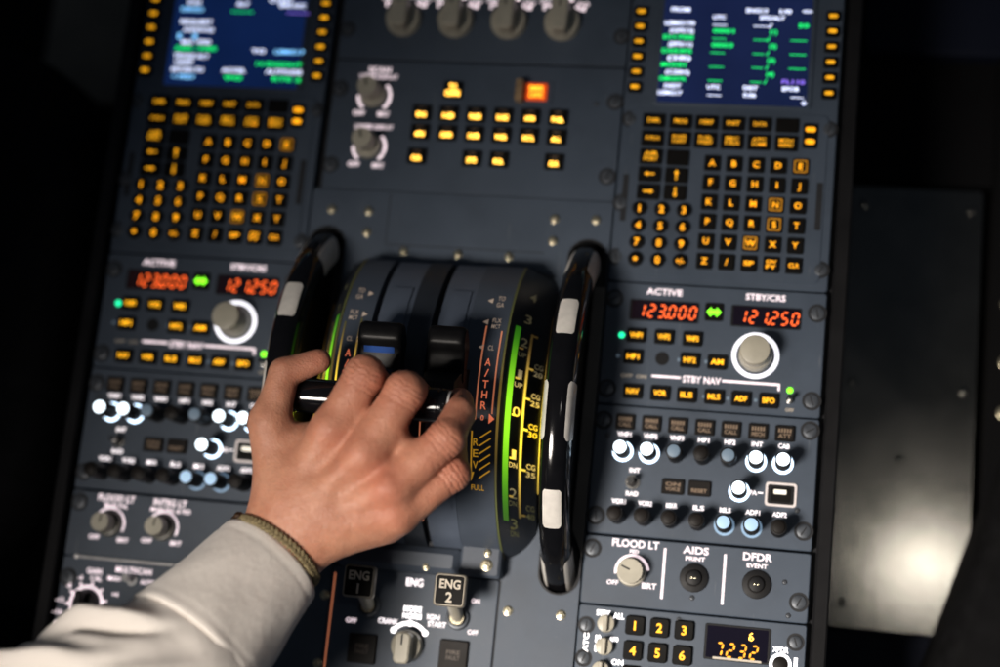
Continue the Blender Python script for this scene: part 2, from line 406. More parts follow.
def small_screw(root, x, y):
    b = MB(); b.cyl(x, y, 0, 0.6, 1.3, n=14, ch=0.3); b.ring(x, y, 0.1, 1.3, 1.7, n=14, mi=1); b.line((x-.9, y), (x+.9, y), 0.4, 0.65, mi=1)
    b.build('screw', [SCREW, DECK], root, smooth=40)
def bolt(root, x, y, z=0, r=2.6):
    b = MB(); b.cyl(x, y, z, z+0.7, r*1.25, n=20, ch=0.3)
    b.cyl(x, y, z+0.6, z+2.4, r, n=6, ch=0.5); b.cyl(x, y, z+2.3, z+2.6, r*0.55, n=12, ch=0.2)
    b.build('bolt', BOLTM, root, smooth=25)
def legend(root, items, mat=LEGEND, name='legend', z=0.18):
    for it in items:
        b = MB(); t, x, y, h = it[:4]; b.text(t, x, y, h, z, 0, w=it[4] if len(it) > 4 else None); b.build(name, mat, root)
def bars(root, rects, mat, name='legend_line', z=0.18):
    for r in rects: b = MB(); b.rect(*r, z); b.build(name, mat, root)

# ------------------------------------------------------------------ flight computer panels (screen and keypad)
def flight_computer(sx, label, lines, glass):
    t = thing('flight_computer_panel', label, 'keypad panel', (sx, 160, 0), 'pair of screen and keypad panels')
    Y = lambda y: y-160
    b = MB(); b.prism(rr(0, Y(160.3), 145, 229.5, 2), -6, 0, 0.6)
    b.build('face_plate', PANEL, t, smooth=30)
    b = MB()                                            # raised keypad moulding
    b.prism(rr(0, Y(109), 134, 117, 4), 0, 0.7, 0.4); b.build('keypad_moulding', PANEL, t, smooth=30)
    b = MB(); b.prism(rr(0.9, Y(214), 108, 86, 3), 0, 1.2, 0.8); sc = b.build('screen_bezel', PANEL, t, smooth=30)
    b = MB(); b.rect(-49.8, Y(172.6), 51.2, Y(255), 1.3)
    for (tx, c, x, y, h, w) in lines: b.text(tx, x, Y(y), h*0.86, 1.45, 'bwcgp'.index(c), w=w)
    b.build('screen', [glass, SCRW, SCRC, SCRG, SCRP], sc)
    for i in range(6):
        for s_ in (-1, 1):
            x, y = s_*65.6, Y(238.3-11.1*i)
            b = MB(); b.rbox(x, y, 9.6, 7.4, -0.5, 2.4, 1.2, 0.5); b.rbox(x, y, 5.6, 2.6, 2.3, 2.6, 1.0, 0.1, mi=1)
            b.build('line_key', [KEYB, AMBER], t, smooth=35)
    Xf = (-50.4, -32.2, -14.5, 3.5, 21.4, 39.6)
    f1 = ('DIR', 'PROG', 'PERF', 'INIT', 'DATA', '')
    f2 = (['F-PLN'], ['RAD', 'NAV'], ['FUEL', 'PRED'], ['SEC', 'F-PLN'], ['ATC', 'COMM'], ['MCDU', 'MENU'])
    for x, s1, s2 in zip(Xf, f1, f2):
        key(t, 'function_key', x, Y(159), 15.4, 10.0, s1, 2.8, tw=8.6 if s1 else None)
        key(t, 'function_key', x, Y(146.4), 15.4, 11.0, s2, 2.4 if len(s2) == 2 else 2.6, tw=9.2)
    key(t, 'function_key', Xf[0], Y(133.3), 15.4, 11, ['AIR', 'PORT'], 2.7, tw=9.4)
    key(t, 'function_key', Xf[1], Y(133.1), 15.4, 11, '')
    for x, y, a in ((Xf[0], 120.6, 180), (Xf[1], 120.5, 90), (Xf[0], 108.2, 0), (Xf[1], 108.4, 270)):
        b = MB(); b.rbox(x, Y(y), 15.4, 10.6, -0.5, 2.6, 1, 0.5)
        c, s_ = math.cos(R(a)), math.sin(R(a))
        def tr(u, v): return (x+u*c-v*s_, Y(y)+u*s_+v*c)
        b.line(tr(-3.4, 0), tr(1.6, 0), 1.3, 2.68, mi=1); b.poly([tr(1.2, -1.6), tr(3.8, 0), tr(1.2, 1.6)], 2.68, mi=1)
        b.build('arrow_key', [KEYB, AMBER], t, smooth=35)
    lab = 'ABCDEFGHIJKLMNOPQRSTUVWXYZ'
    cap = [*lab, '/', 'SP', 'OVFY', 'CLR']
    cap2 = {'OVFY': ['OV', 'FY']}
    for i, ch in enumerate(cap):
        r_, c_ = divmod(i, 5); x = -8.7+14.72*c_-0.08*r_; y = Y(130.3-13.7*r_)
        key(t, 'letter_key', x, y, 10.8, 10.8, cap2.get(ch, ch), 4.2 if len(ch) == 1 else (2.5 if ch == 'OVFY' else 3.0), mat=AMBERB, frame=ch in 'ENSW' and len(ch) == 1, tw=None if len(ch) == 1 else 6.8)
    num = ['1', '2', '3', '4', '5', '6', '7', '8', '9', '.', '0', '+/-']
    for i, ch in enumerate(num):
        r_, c_ = divmod(i, 3); x = -55.3+15*c_; y = Y(96.1-11.78*r_)
        b = MB(); b.cyl(x, y, -0.5, 2.8, 5.1, n=24, ch=0.5)
        b.text(ch, x, y, 4.9, 2.9, 1) if ch not in '.+/-' else (b.ring(x, y, 2.9, 0, 1.5, n=14, mi=1) if ch == '.' else b.text('+/-', x, y, 4.0, 2.9, 1, w=5.6))
        b.build('number_key', [KEYB, AMBERB], t, smooth=35)
    b = MB(); b.rbox(55.2, Y(152.3), 9.6, 17.4, -0.5, 2.4, 1.2, 0.5)
    for yy, tx in ((156.5, 'BRT'), (148.0, 'DIM')): b.rbox(55.2, Y(yy), 6.4, 3.4, 2.3, 2.6, 1.4, 0.1, mi=1)
    b.build('brightness_key', [KEYB, AMBERB], t, smooth=35)
    for x in (-66.2, 63.6):
        b = MB(); b.prism(rr(x, Y(103.6), 4.0, 33, 0.8), 0.65, 0.8, 0, mi=0); b.ring(x, Y(120), 0.9, 0, 0.1, n=6); b.build('index_slot', DECK, t)
    for x, y in ((-67, 160), (67.5, 158), (-68.5, 62), (67.5, 60.5), (-68.5, 100)): fastener(t, x, Y(y), r=4.2)
    return t
RIGHT_LINES = [('FROM', 'w', -38.4, 240.7, 3.4, 12.9), ('ENG13', 'w', 13.9, 241.2, 3.4, 14.4), ('1/0', 'w', 33.4, 241.0, 3.4, 7.8), ('<>', 'w', 48.0, 241.4, 3.4, 6.7), ('LEMG170', 'w', -38.2, 230.6, 3.4, 20.7), ('UTC', 'w', -11.4, 235.7, 3.4, 8.5), ('SPD/ALT', 'w', 24.7, 236.0, 3.4, 16.9), ('-----', 'w', -10.7, 230.4, 3.4, 9.6), ('----/', 'w', 18.7, 230.2, 3.4, 12.8), ('50', 'g', 46.1, 230.9, 3.4, 7.0), ('(GPS13)', 'w', -36.4, 225.1, 3.4, 16.5), ('0001', 'g', -7.7, 225.6, 3.4, 14.6), ('(1)', 'g', 26.2, 225.8, 3.4, 5.1), ('D170S', 'g', -38.3, 220.3, 3.4, 21.0), ('----', 'g', -10.4, 220.4, 3.4, 9.2), ('----/', 'g', 18.6, 220.3, 3.4, 11.1), ('-----', 'g', 43.4, 220.5, 3.4, 11.0), ('(EPS11)', 'w', -36.7, 215.2, 3.4, 16.5), ('0003', 'g', -7.9, 215.3, 3.4, 14.6), ('(2)', 'g', 26.4, 215.6, 3.4, 5.0), ('D253FS', 'g', -38.7, 210.2, 3.4, 20.6), ('----', 'g', -10.9, 210.1, 3.4, 9.5), ('---- /', 'g', 18.6, 210.1, 3.4, 11.1), ('-----', 'g', 43.5, 210.4, 3.4, 11.0), ('(2B)', 'w', -36.9, 205.3, 3.4, 16.1), ('(3)', 'g', 25.9, 205.3, 3.4, 5.4), ('MG53H', 'g', -40.3, 200.1, 3.4, 17.1), ('----', 'g', -10.9, 199.8, 3.4, 9.8), ('---- /', 'g', 18.6, 200.0, 3.4, 11.1), ('-----', 'g', 43.5, 200.1, 3.4, 11.0), ('(C20H)', 'w', -37.2, 194.7, 3.4, 16.4), ('(4)', 'g', 25.8, 195.2, 3.4, 5.4), ('FL110', 'p', 41.6, 190.2, 3.4, 15.3), ('GMG57A', 'g', -40.2, 189.9, 3.4, 18.5), ('----', 'g', -11.2, 189.8, 3.4, 9.5), ('---- /', 'g', 18.3, 189.7, 3.4, 11.1), ('DEST', 'w', -39.8, 184.6, 3.4, 11.3), ('LEMG17', 'w', -41.2, 179.7, 3.4, 16.4), ('UTC', 'w', -11.8, 184.7, 3.4, 8.8), ('----', 'w', -11.1, 179.3, 3.4, 9.5), ('DIST', 'w', 13.2, 184.9, 3.4, 9.7), ('0.06', 'w', 12.9, 179.8, 3.4, 8.4), ('EFOB', 'w', 40.0, 185.1, 3.4, 11.0), ('----', 'w', 44.7, 179.6, 3.4, 8.3), ('↓', 'w', 49.5, 175.5, 3.4, 4.0)]
LEFT_LINES = [('CO', 'w', -35.3, 236.9, 3.4, 10.6), ('DIR/GO', 'c', -36.0, 231.5, 3.4, 17.4), ('ALT', 'w', 2.3, 236.5, 3.4, 9.8), ('-----', 'g', 2.7, 230.9, 3.4, 17.1), ('COST', 'w', 31.5, 240.1, 3.4, 18.2), ('ENG ACC', 'w', 40.5, 236.3, 3.4, 19.4), ('-----', 'p', 45.1, 231.0, 3.4, 16.9), ('REQUEST', 'w', -31.5, 221.7, 3.4, 24.7), ('ACK/STATUS', 'w', -29.1, 215.6, 3.4, 23.4), ('[  ]', 'c', -37.1, 210.8, 3.4, 14.8), ('MAG', 'w', -36.4, 205.8, 3.4, 8.6), ('WIND', 'w', -23.8, 206.2, 3.4, 11.3), ('360', 'g', -38.7, 201.0, 3.4, 13.1), ('/ 0.000', 'g', -21.4, 201.3, 3.4, 16.0), ('TRANS ALT', 'w', -31.7, 195.3, 3.4, 27.1), ('VAPP', 'w', -36.9, 190.2, 3.4, 14.8), ('RETURN TO', 'w', -33.1, 184.6, 3.4, 24.6), ('< PREV', 'c', -35.5, 179.1, 3.4, 17.9), ('TO', 'w', 19.1, 200.6, 3.4, 10.3), ('LEMG17', 'c', 42.7, 200.6, 3.4, 22.4), ('14 ENGOUT', 'g', 36.0, 190.8, 3.4, 34.4), ('ALTITUDE', 'w', 40.2, 185.1, 3.4, 27.1), ('RTE 2', 'g', 43.0, 179.6, 3.4, 21.6), ('ACCEL', 'w', 2.3, 185.1, 3.4, 18.2), ('90', 'g', 2.4, 179.4, 3.4, 14.1)]
flight_computer(180, 'right screen and keypad panel, its navy screen filled with green lines', RIGHT_LINES, SCRB2)
flight_computer(-180, 'screen and keypad panel on the left whose blue screen has a wide empty middle', LEFT_LINES, SCRB)

# ------------------------------------------------------------------ radio panels
def radio(sx, label):
    t = thing('radio_panel', label, 'radio panel', (sx, 3, 0), 'pair of radio tuning panels')
    Y = lambda y: y-3
    face(t, 145, 83)
    legend(t, [('ACTIVE', -34, Y(39.4), 4.2, 24), ('STBY/CRS', 33, Y(39.6), 4.2, 26), ('STBY NAV', -5.0, Y(-18.6), 4.4, 25)])
    bars(t, [(-38, Y(-18.9), -18.8, Y(-17.3))], LEGEND)
    b = MB(); b.poly([(8.4, Y(-19.1)), (44.6, Y(-19.1)), (44.6, Y(-22.4)), (46, Y(-22.4)), (46, Y(-17.5)), (8.4, Y(-17.5))], 0.18); b.build('legend_line', LEGEND, t)
    legend(t, [('OFF  ON', -50, Y(-19), 2.4, 17)], LEGPRT, 'print')
    for cx, w, tx, x0, name in ((-33.2, 46.5, '123.000', -49.8, 'active_display'), (34, 46, '121.250', 17.4, 'standby_display')):
        b = MB(); b.prism(rr(cx, Y(26.2), w, 14.5, 1.2), -0.3, 0.5, 0.2); b.rect(cx-w/2+1.5, Y(19.8), cx+w/2-1.5, Y(32.6), 0.55, 1)
        x = x0
        for i, ch in enumerate(tx):
            if ch == '.': b.ring(x-2.3, Y(22.0), 0.62, 0, 0.8, n=10, mi=2); continue
            b.seg7(ch, x+1.4, Y(25.9), 8.2, 0, 0.62, 2, th=0.12); x += 6.85
        b.build(name, [BLACK, DISPB, REDSEG], t)
    b = MB(); b.rbox(-0.2, Y(27.5), 12, 12, -0.4, 1.8, 1.2, 0.5)
    yy = Y(27.3)
    b.poly([(-5.0, yy), (-1.9, yy+3.4), (-1.9, yy+1.6), (1.5, yy+1.6), (1.5, yy+3.4), (4.6, yy), (1.5, yy-3.4), (1.5, yy-1.6), (-1.9, yy-1.6), (-1.9, yy-3.4)], 1.9, 1)
    b.build('transfer_key', [KEYB, GREENL], t, smooth=35)
    for x, y, s_ in ((-50.4, 8.4, 'VHF1'), (-31.8, 8.4, 'VHF2'), (-13, 8.3, 'VHF3'), (-51.3, -6.2, 'HF1'), (-13.6, -6.2, 'HF2'), (4.3, -6.2, 'AM')):
        key(t, 'mode_key', x, Y(y), 12.8, 9.6, s_, 3.5, mat=AMBERH2, tw=8.2)
    for x, s_ in ((-49.6, 'NAV'), (-31.5, 'VOR'), (-14, 'ILS'), (3.9, 'MLS'), (21.5, 'ADF'), (39.3, 'BFO')):
        key(t, 'mode_key', x, Y(-29.5), 12.8, 9.6, s_, 3.5, mat=AMBERH2, tw=8.0)
    b = MB(); b.cyl(-32, Y(-6), 0, 0.3, 4.6, n=24); b.build('blank_hole', BLACK, t)
    for x, y, m, n_ in ((-60.2, 8.2, GREENT, 'indicator_light'), (52.5, -21.5, GREENL, 'indicator_light')):
        b = MB(); b.cyl(x, Y(y), 0, 0.8, 2.1, n=16, ch=0.6); b.build(n_, m, t, smooth=40)
    for x, y in ((-61.5, -6), (-20.8, -6), (-2.9, -6), (-2.6, -29.5), (13, -29.5), (31, -29.5)):
        b = MB(); b.cyl(x, Y(y), 0, 0.5, 1.2, n=12, ch=0.3); b.build('indicator_light', DIMB, t, smooth=40)
    b = MB(); b.cyl(53, Y(-28), 0, 2, 2.6, n=8, ch=0.4); b.tube([(53, Y(-28), 1), (53, Y(-27), 9)], [1.2, 1.7]); b.build('toggle_switch', STEEL, t, smooth=30)
    legend(t, [('OFF', 53, Y(-34.5), 2.2)], LEGPRT, 'print')
    k = MB(); k.ring(28.8, Y(0), 0.25, 12.6, 15.4, n=48); k.build('knob_ring', WSOFT, t)
    b = MB(); b.cyl(28.8, Y(0), -0.3, 10.5, 11.0, 10.6, n=48, ch=0.8); kb = b.build('tuning_knob', KNOBG, t, smooth=40)
    b = MB(); b.cyl(28.8, Y(0), 9, 22, 9.9, 9.7, n=48, ch=0.9); b.build('inner_knob', KNOBG, kb, smooth=40)
    for x, y, a in ((-67.2, 33, 40), (67, 31, 100), (-67, -28.5, 70), (66.8, -27.5, 110)): fastener(t, x, Y(y), a)
    return t
AMBERH2 = glow('lit_amber_key', (1.0, 0.45, 0.010), 1.8, var=0.25)
radio(180, 'radio panel with red 123.000 and 121.250 readouts, right of the right trim wheel')
radio(-180, 'radio panel with red 123.000 and 121.250 readouts, left of the left trim wheel')

# ------------------------------------------------------------------ audio panels
def audio(sx, label):
    t = thing('audio_panel', label, 'audio panel', (sx, -82, 0), 'pair of audio control panels')
    Y = lambda y: y+82
    face(t, 145, 85)
    U = (-52.9, -35.5, -18.2, -0.7, 16.4, 33.9, 51)
    top = ('VHF1', 'VHF2', 'VHF3', 'HF1', 'HF2', 'INT', 'CAB')
    bot = ('VOR1', 'VOR2', 'MKR', 'ILS', 'MLS', 'ADF1', 'ADF2')
    call = ('CALL', 'CALL', 'CALL', 'CALL', 'CALL', 'MECH', 'ATT')
    legend(t, [(s_, u, Y(-58.3), 3.0, 7.2 if len(s_) == 3 else 9.2) for s_, u in zip(top, U)] + [(s_, u, Y(-102.7), 3.0, 7.2 if len(s_) == 3 else 9.2) for s_, u in zip(bot, U)] +
           [('INT', -44, Y(-81.6), 3.0, 7), ('RAD', -44.6, Y(-97), 3.0, 8), ('PA', 33.4, Y(-90), 2.8, 4.6)], LEGHOT2)
    bars(t, [(29.4, Y(-90.2), 30.6, Y(-89.4)), (36.2, Y(-90.2), 39.6, Y(-89.4))], LEGHOT2)
    for u, c in zip(U, call):
        key(t, 'call_key', u, Y(-50.2), 12.6, 10.4, ['IIIII', c], 2.6, mat=LEGPRD, tw=8.2, body=KEYD, z=2.2)
    lit = {0: 2, 1: 2, 2: 1, 4: 1, 5: 2, 6: 2}
    def knob(u, y, st):
        nm = 'volume_knob'
        b = MB(); b.cyl(u, Y(y), -0.3, 21.5, 5.3, 5.2, n=32, ch=0.5)
        cm = {2: WLIT, 1: DIMB, 0: KEYD, 3: BSOFT}[st]
        kb = b.build(nm, BLACK, t, smooth=40)
        c = MB(); c.cyl(u, Y(y), 21.2, 22.6, 4.3, 4.1, n=28, ch=0.6); c.build('knob_cap', cm, kb, smooth=40)
        if st in (2, 3):
            c = MB(); c.ring(u, Y(y)-0.2, 0.22, 5.0, 6.7, n=36); c.build('knob_ring', WRING if st == 2 else BRING, kb)
    for i, u in enumerate(U): knob(u, -69.6, lit.get(i, 0))
    for i, u in enumerate(U): knob(u, -112.4, 3 if i in (4, 5) else 0)
    knob(24.4, -89.8, 2)
    b = MB(); b.ring(-44.8, Y(-89.6), 1.0, 3.2, 4.9, n=24, h=1.0); b.cyl(-44.8, Y(-89.6), 0, 0.8, 3.3, n=16, mi=1); b.tube([(-44.8, Y(-89.6), 0), (-45.2, Y(-89.2), 12)], [1.3, 2.0], mi=0)
    b.build('toggle_switch', [STEEL, BLACK], t, smooth=35)
    key(t, 'reset_key', -18.4, Y(-90.5), 14.6, 10, ['ON', 'VOICE'], 2.3, mat=LEGPRD, tw=9.5, body=KEYD, z=2)
    key(t, 'reset_key', -1.2, Y(-90.3), 14.6, 10, ['', 'RESET'], 2.3, mat=LEGPRD, tw=10, body=KEYD, z=2)
    b = MB(); o = rr(51, Y(-90), 20, 15.4, 2); i_ = rr(51, Y(-90), 17.0, 12.4, 1.4); n = len(o)
    b.add([(*p, 1.2) for p in o]+[(*p, 1.2) for p in i_]+[(*p, 0) for p in o], [(q, (q+1) % n, n+(q+1) % n, n+q) for q in range(n)]+[(q, 2*n+q, 2*n+(q+1) % n, (q+1) % n) for q in range(n)])
    fr = b.build('switch_frame', LEGFR, t)
    b = MB(); b.rbox(51, Y(-90), 16.8, 12.2, 0, 0.9, 1.2, 0.2); b.rbox(51, Y(-90), 12.6, 9.2, 0, 1.2, 1, 0.2, mi=1); b.rbox(50.4, Y(-88.4), 8.2, 2.8, 1, 3.4, 0.6, 0.3, mi=2)
    b.build('rocker_switch', [BLACK, KEYB, ROCK], fr, smooth=35)
    for x, y, a in ((-67.4, -50, 80), (67, -47, 30), (-67, -113, 95), (66.8, -112, 60)): fastener(t, x, Y(y), a)
    for x, y in ((-64, -60), (62, -99)): small_screw(t, x, Y(y))
    return t
LEGHOT2 = glow('legend_white_bright', (1.0, 0.90, 0.92), 1.5, base=(0.65, 0.62, 0.62), var=0.2)
LEGFR = glow('legend_frame', (1.0, 0.85, 0.82), 0.30, base=(0.6, 0.55, 0.53))
ROCK = glow('lit_rocker', (1.0, 0.93, 0.80), 0.9)
audio(180, 'audio panel with white lit volume knobs, right of the hand and the right trim wheel')
audio(-180, 'audio panel with white lit volume knobs, left of the hand and partly behind it')

# ------------------------------------------------------------------ light panel on the right
t = thing('flood_light_panel', 'grey panel lettered FLOOD LT, AIDS and DFDR below the right audio panel', 'light panel', (180, -148, 0))
Y = lambda y: y+148
face(t, 145, 44)
legend(t, [('FLOOD LT', -39.4, Y(-129.4), 4.8, 30.5), ('PED', -40, Y(-134.4), 2.4), ('AIDS', -0.4, Y(-130.2), 4.6, 16.5), ('PRINT', -0.4, Y(-135.6), 2.7, 12.5),
           ('DFDR', 39, Y(-130.9), 4.8, 18.5), ('EVENT', 39, Y(-136.6), 2.7, 13), ('OFF', -52.4, Y(-155.2), 2.9, 7.6), ('BRT', -28.6, Y(-155.6), 3.6, 9.6)])
bars(t, [(-21.0, Y(-163), -19.4, Y(-130.5)), (17.7, Y(-163), 19.3, Y(-131))], LEGEND)
b = MB(); b.cyl(-40.5, Y(-147.6), -0.3, 7, 9.6, 9.2, n=40, ch=0.8); kb = b.build('flood_knob', KNOBG, t, smooth=40)
b = MB(); b.ring(-40.5, Y(-147.6), 0.25, 9.8, 11.4, a0=10, a1=190, n=30); b.build('knob_ring', LEGEND, t)
b = MB(); b.knurl(-40.5, Y(-147.6), 6, 13, 8.0, 0.35, 24); b.line((-40.8, Y(-146.8)), (-46.4, Y(-144.6)), 1.1, 13.06, 1); b.build('knob_cap', [KNOBG, DECK], kb)
for x, y in ((-0.4, -147.8), (39.4, -148.3)):
    b = MB(); b.cyl(x, Y(y), -0.3, 1.6, 9.3, n=36, ch=0.6); b.ring(x, Y(y), 1.65, 5.2, 5.8, n=30, mi=1); b.cyl(x, Y(y), 1.4, 3.6, 5.2, n=30, ch=1.2)
    bb = b.build('push_button', [BLACK, KEYD], t, smooth=35)
    b = MB()
    for d in (-1.1, 1.1): b = MB(); b.cyl(x+d, Y(y), 3.5, 4.0, 0.75, n=10, ch=0.3); b.build('contact', BOLTM, bb, smooth=35)
for x, y in ((-0.6, -160.5), (57, -145.2), (60.5, -166)): small_screw(t, x, Y(y))
for x, y in ((-67.4, -134.5), (66.5, -157)): fastener(t, x, Y(y))

# ------------------------------------------------------------------ transponder
t = thing('transponder_panel', 'transponder panel with amber number keys and a 7232 readout at the bottom right', 'transponder', (180, -213, 0))
Y = lambda y: y+213
face(t, 145, 84)
for i in range(9):
    r_, c_ = divmod(i, 3)
    key(t, 'number_key', -35.6+15.75*c_-0.1*r_, Y(-181.5-15.8*r_), 12.2, 12.2, str(i+1), 5.6, mat=AMBERH2, r=1.8)
b = MB(); b.prism(rr(29.8, Y(-186.6), 41.5, 22.5, 1.2), -0.3, 0.7, 0.3); b.rect(10.5, Y(-196.6), 49, Y(-176.6), 0.75, 1)
for i, ch in enumerate('7232'): b.seg7(ch, 18.6+7.3*i, Y(-191.2), 8.2, 0, 0.85, 2, th=0.15)
b.seg7('5', 38.5, Y(-181.5), 4.2, 0, 0.85, 3, slant=0, th=0.2); b.add([(36.9, Y(-183.7), .85), (37.8, Y(-183.7), .85), (37.8, Y(-181.5), .85), (36.9, Y(-181.5), .85)], [(0, 1, 2, 3)], 3)
b.rect(15.0, Y(-197.3), 45.5, Y(-195.9), 0.82, 4)
b.build('code_display', [BLACK, DISPB, AMBERB, AMBERH, LEGPRT], t)
for x, y, tx, u, v in ((-54, -182, 'STBY', -56.5, -175.3), (-54, -196.5, 'AUTO', -44.5, -192.3), (-55, -211.5, 'ON', -43, -205.5)):
    b = MB(); b.cyl(x, Y(y), -0.2, 6, 5.8, 5.5, n=30, ch=0.5); b.rbox(x, Y(y), 2.8, 10.6, 5, 9.5, 1.0, 0.5, n=2); b.build('selector_knob', KNOBG, t, smooth=35)
legend(t, [('STBY', -56.6, Y(-175.4), 3.4, 9), ('ALL', -46.6, Y(-176.4), 3.6, 7), ('ON', -45, Y(-205.6), 3.4, 7.5), ('AUTO', -48.4, Y(-191.4), 2.8, 5.6), ('XPDR', 57, Y(-187.6), 3.4, 10)], LEGHOT)
b = MB()
b.text('ATC', -66.4, Y(-195), 3.2, .18, 0, w=12, rot=90); b.build('legend', LEGHOT, t)
b = MB(); b.text('SYS', -58.9, Y(-195), 3.2, .18, 0, w=11, rot=90); b.build('legend', LEGHOT, t); legend(t, [('I', 66.8, Y(-195), 6.5, 2.2)], LEGHOT)
b = MB(); b.ring(57.4, Y(-196.6), 0.25, 5.0, 6.9, n=36); b.build('knob_ring', LEGHOT, t)
b = MB(); b.cyl(57.4, Y(-196.6), 0, 3, 4.8, n=26, ch=0.4); b.build('push_button', KEYD, t, smooth=35)
for x, y in ((-67, -184), (66, -182), (-67, -205)): fastener(t, x, Y(y), r=4.0)
for x, y in ((-8, -175),): small_screw(t, x, Y(y))

# ------------------------------------------------------------------ left light panel and weather radar panel
t = thing('light_panel', 'panel lettered FLOOD LT and INTEG LT with two dimmer knobs, left of the wrist', 'light panel', (-180, -148.5, 0))
Y = lambda y: y+148.5
face(t, 145, 45)
legend(t, [('FLOOD LT', -40, Y(-129.6), 4.4, 27), ('MAIN PNL', -39.5, Y(-134.6), 2.8, 17), ('INTEG LT', -0.5, Y(-129.6), 4.4, 24), ('MAIN PNL & PED', 0.5, Y(-134.6), 2.8, 29),
           ('OFF', -52.5, Y(-157.2), 3.0, 7.6), ('BRT', -31.2, Y(-157.8), 3.0, 8.2), ('OFF', -14, Y(-156.4), 3.0, 7.8), ('BRT', 7.2, Y(-156.6), 3.0, 8)])
for x, y in ((-42.6, -147.3), (-3.6, -146.8)):
    b = MB(); b.ring(x, Y(y), 0.25, 10.1, 11.4, a0=-25, a1=165, n=36); b.build('knob_ring', LEGEND, t)
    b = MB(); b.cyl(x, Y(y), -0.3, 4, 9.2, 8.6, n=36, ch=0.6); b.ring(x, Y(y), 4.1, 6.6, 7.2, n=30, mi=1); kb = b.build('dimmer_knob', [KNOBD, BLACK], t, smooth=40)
    b = MB(); b.knurl(x, Y(y), 3.5, 17, 6.5, 0.35, 20); b.line((x, Y(y)), (x+0.8, Y(y)+5.6), 1.1, 17.06, 1); b.build('knob_cap', [KNOBG, DECK], kb)
for x, y in ((-67, -134), (66.5, -140)): fastener(t, x, Y(y))
t = thing('radar_panel', 'weather radar panel with a gain knob, partly under the shirt sleeve', 'radar panel', (-180, -214, 0))
Y = lambda y: y+214
face(t, 145, 85)
b = MB(); b.tube([(-63, Y(-171.4), 0.5), (66, Y(-171.2), 0.5)], 0.9, n=8); b.cyl(-63, Y(-171.4), 0, 1.6, 1.7, n=12, ch=0.5); b.build('hinge_rod', ROD, t, smooth=50)
legend(t, [('GAIN', -48.5, Y(-180.4), 3.6, 11), ('MULTISCAN', -20, Y(-177.6), 3.8, 26), ('MAN', -33.5, Y(-184), 3.0, 9), ('AUTO', -9.2, Y(-184.5), 3.0, 10)])
b = MB(); b.ring(-20.6, Y(-184), 1.0, 2.4, 3.6, n=20, h=1); b.tube([(-20.6, Y(-184), 0), (-21.2, Y(-183), 11)], [1.5, 2.4]); b.build('toggle_switch', ROD, t, smooth=35)
gx, gy = -51.0, -202.6
b = MB(); b.ring(gx, Y(gy), 0.25, 10.2, 12.4, a0=-20, a1=235, n=44)
for k, a in enumerate((10, 45, 80, 115, 150, 185, 220)):
    b.line((gx+12*math.cos(R(a)), Y(gy)+12*math.sin(R(a))), (gx+15*math.cos(R(a)), Y(gy)+15*math.sin(R(a))), 1.5, .26)
b.build('knob_ring', LEGEND, t)
legend(t, [('+4', gx+20, Y(gy+8), 3.2), ('CAL', gx+4.5, Y(gy+17.4), 3.2, 8.5), ('-4', gx-7, Y(gy+17), 3.2), ('-8', gx-14.5, Y(gy+11), 3.2), ('-12', gx-19.5, Y(gy+1), 3.2, 6.5), ('-16', gx-20, Y(gy-7.5), 3.2, 7.5), ('MIN', gx-16.5, Y(gy-15.5), 3.4, 9)])
b = MB(); b.cyl(gx, Y(gy), -0.2, 5, 9.0, 8.6, n=36, ch=0.5); b.rbox(gx, Y(gy), 5, 17, 4.5, 16, 2, 0.8); b.build('gain_knob', [BLACK], t, smooth=35)
b = MB(); b.cyl(-63.5, Y(-219.5), 0, 3, 3.4, n=16, ch=1); b.build('round_stud', WHITEP, t, smooth=40)
for x, y in ((-67, -186), ): fastener(t, x, Y(y))

# ------------------------------------------------------------------ display switching panel (top centre)
t = thing('switching_panel', 'plain grey panel with a row of four beige selector knobs at the top centre', 'knob panel', (2.6, 235, 0))
Y = lambda y: y-235
b = MB(); b.prism(rr(0, 0.4, 208, 75, 1.5), -6, 0, 0.5); b.build('face_plate', PANEL, t, smooth=30)
for i, (x, h1) in enumerate(((-55.5, 'ATT HDG'), (-17.4, 'AIR DATA'), (21.2, 'EIS DMC'), (59.5, 'ECAM/ND XFR'))):
    x -= 2.6
    b = MB(); b.cyl(x, Y(228.5), -0.3, 6, 13.2, 12.4, n=44, ch=1.0); kb = b.build('selector_knob', KNOBG, t, smooth=40)
    b = MB(); b.rbox(x, Y(228.8), 12, 24, 5.5, 19, 3.4, 1.2, n=4); b.line((x, Y(234)), (x, Y(240.4)), 1.2, 19.05, 1); b.build('grip_bar', [KNOBG, DECK], kb, smooth=35)
    b = MB(); b.text('NORM', x, Y(246.5), 3.4, .18, w=13); b.text(h1, x, Y(255), 3.4, .18, w=20); b.text('CAPT', x-13.6, Y(244.6), 3.0, .18, w=8); b.text('F/O', x+13.6, Y(243.2), 3.0, .18, w=8)
    b.line((x-9, Y(241.4)), (x-13, Y(241.8)), 1.6, .18); b.line((x+8, Y(241.5)), (x+13.5, Y(238.6)), 1.8, .18); b.line((x-14, Y(238)), (x-14, Y(242.2)), 1.6, .18); b.line((x+14.5, Y(238)), (x+14.5, Y(242)), 1.8, .18)
    b.build('legend', LEGEND, t)
for x in (-99, 99.5): fastener(t, x, Y(220), r=4.2)

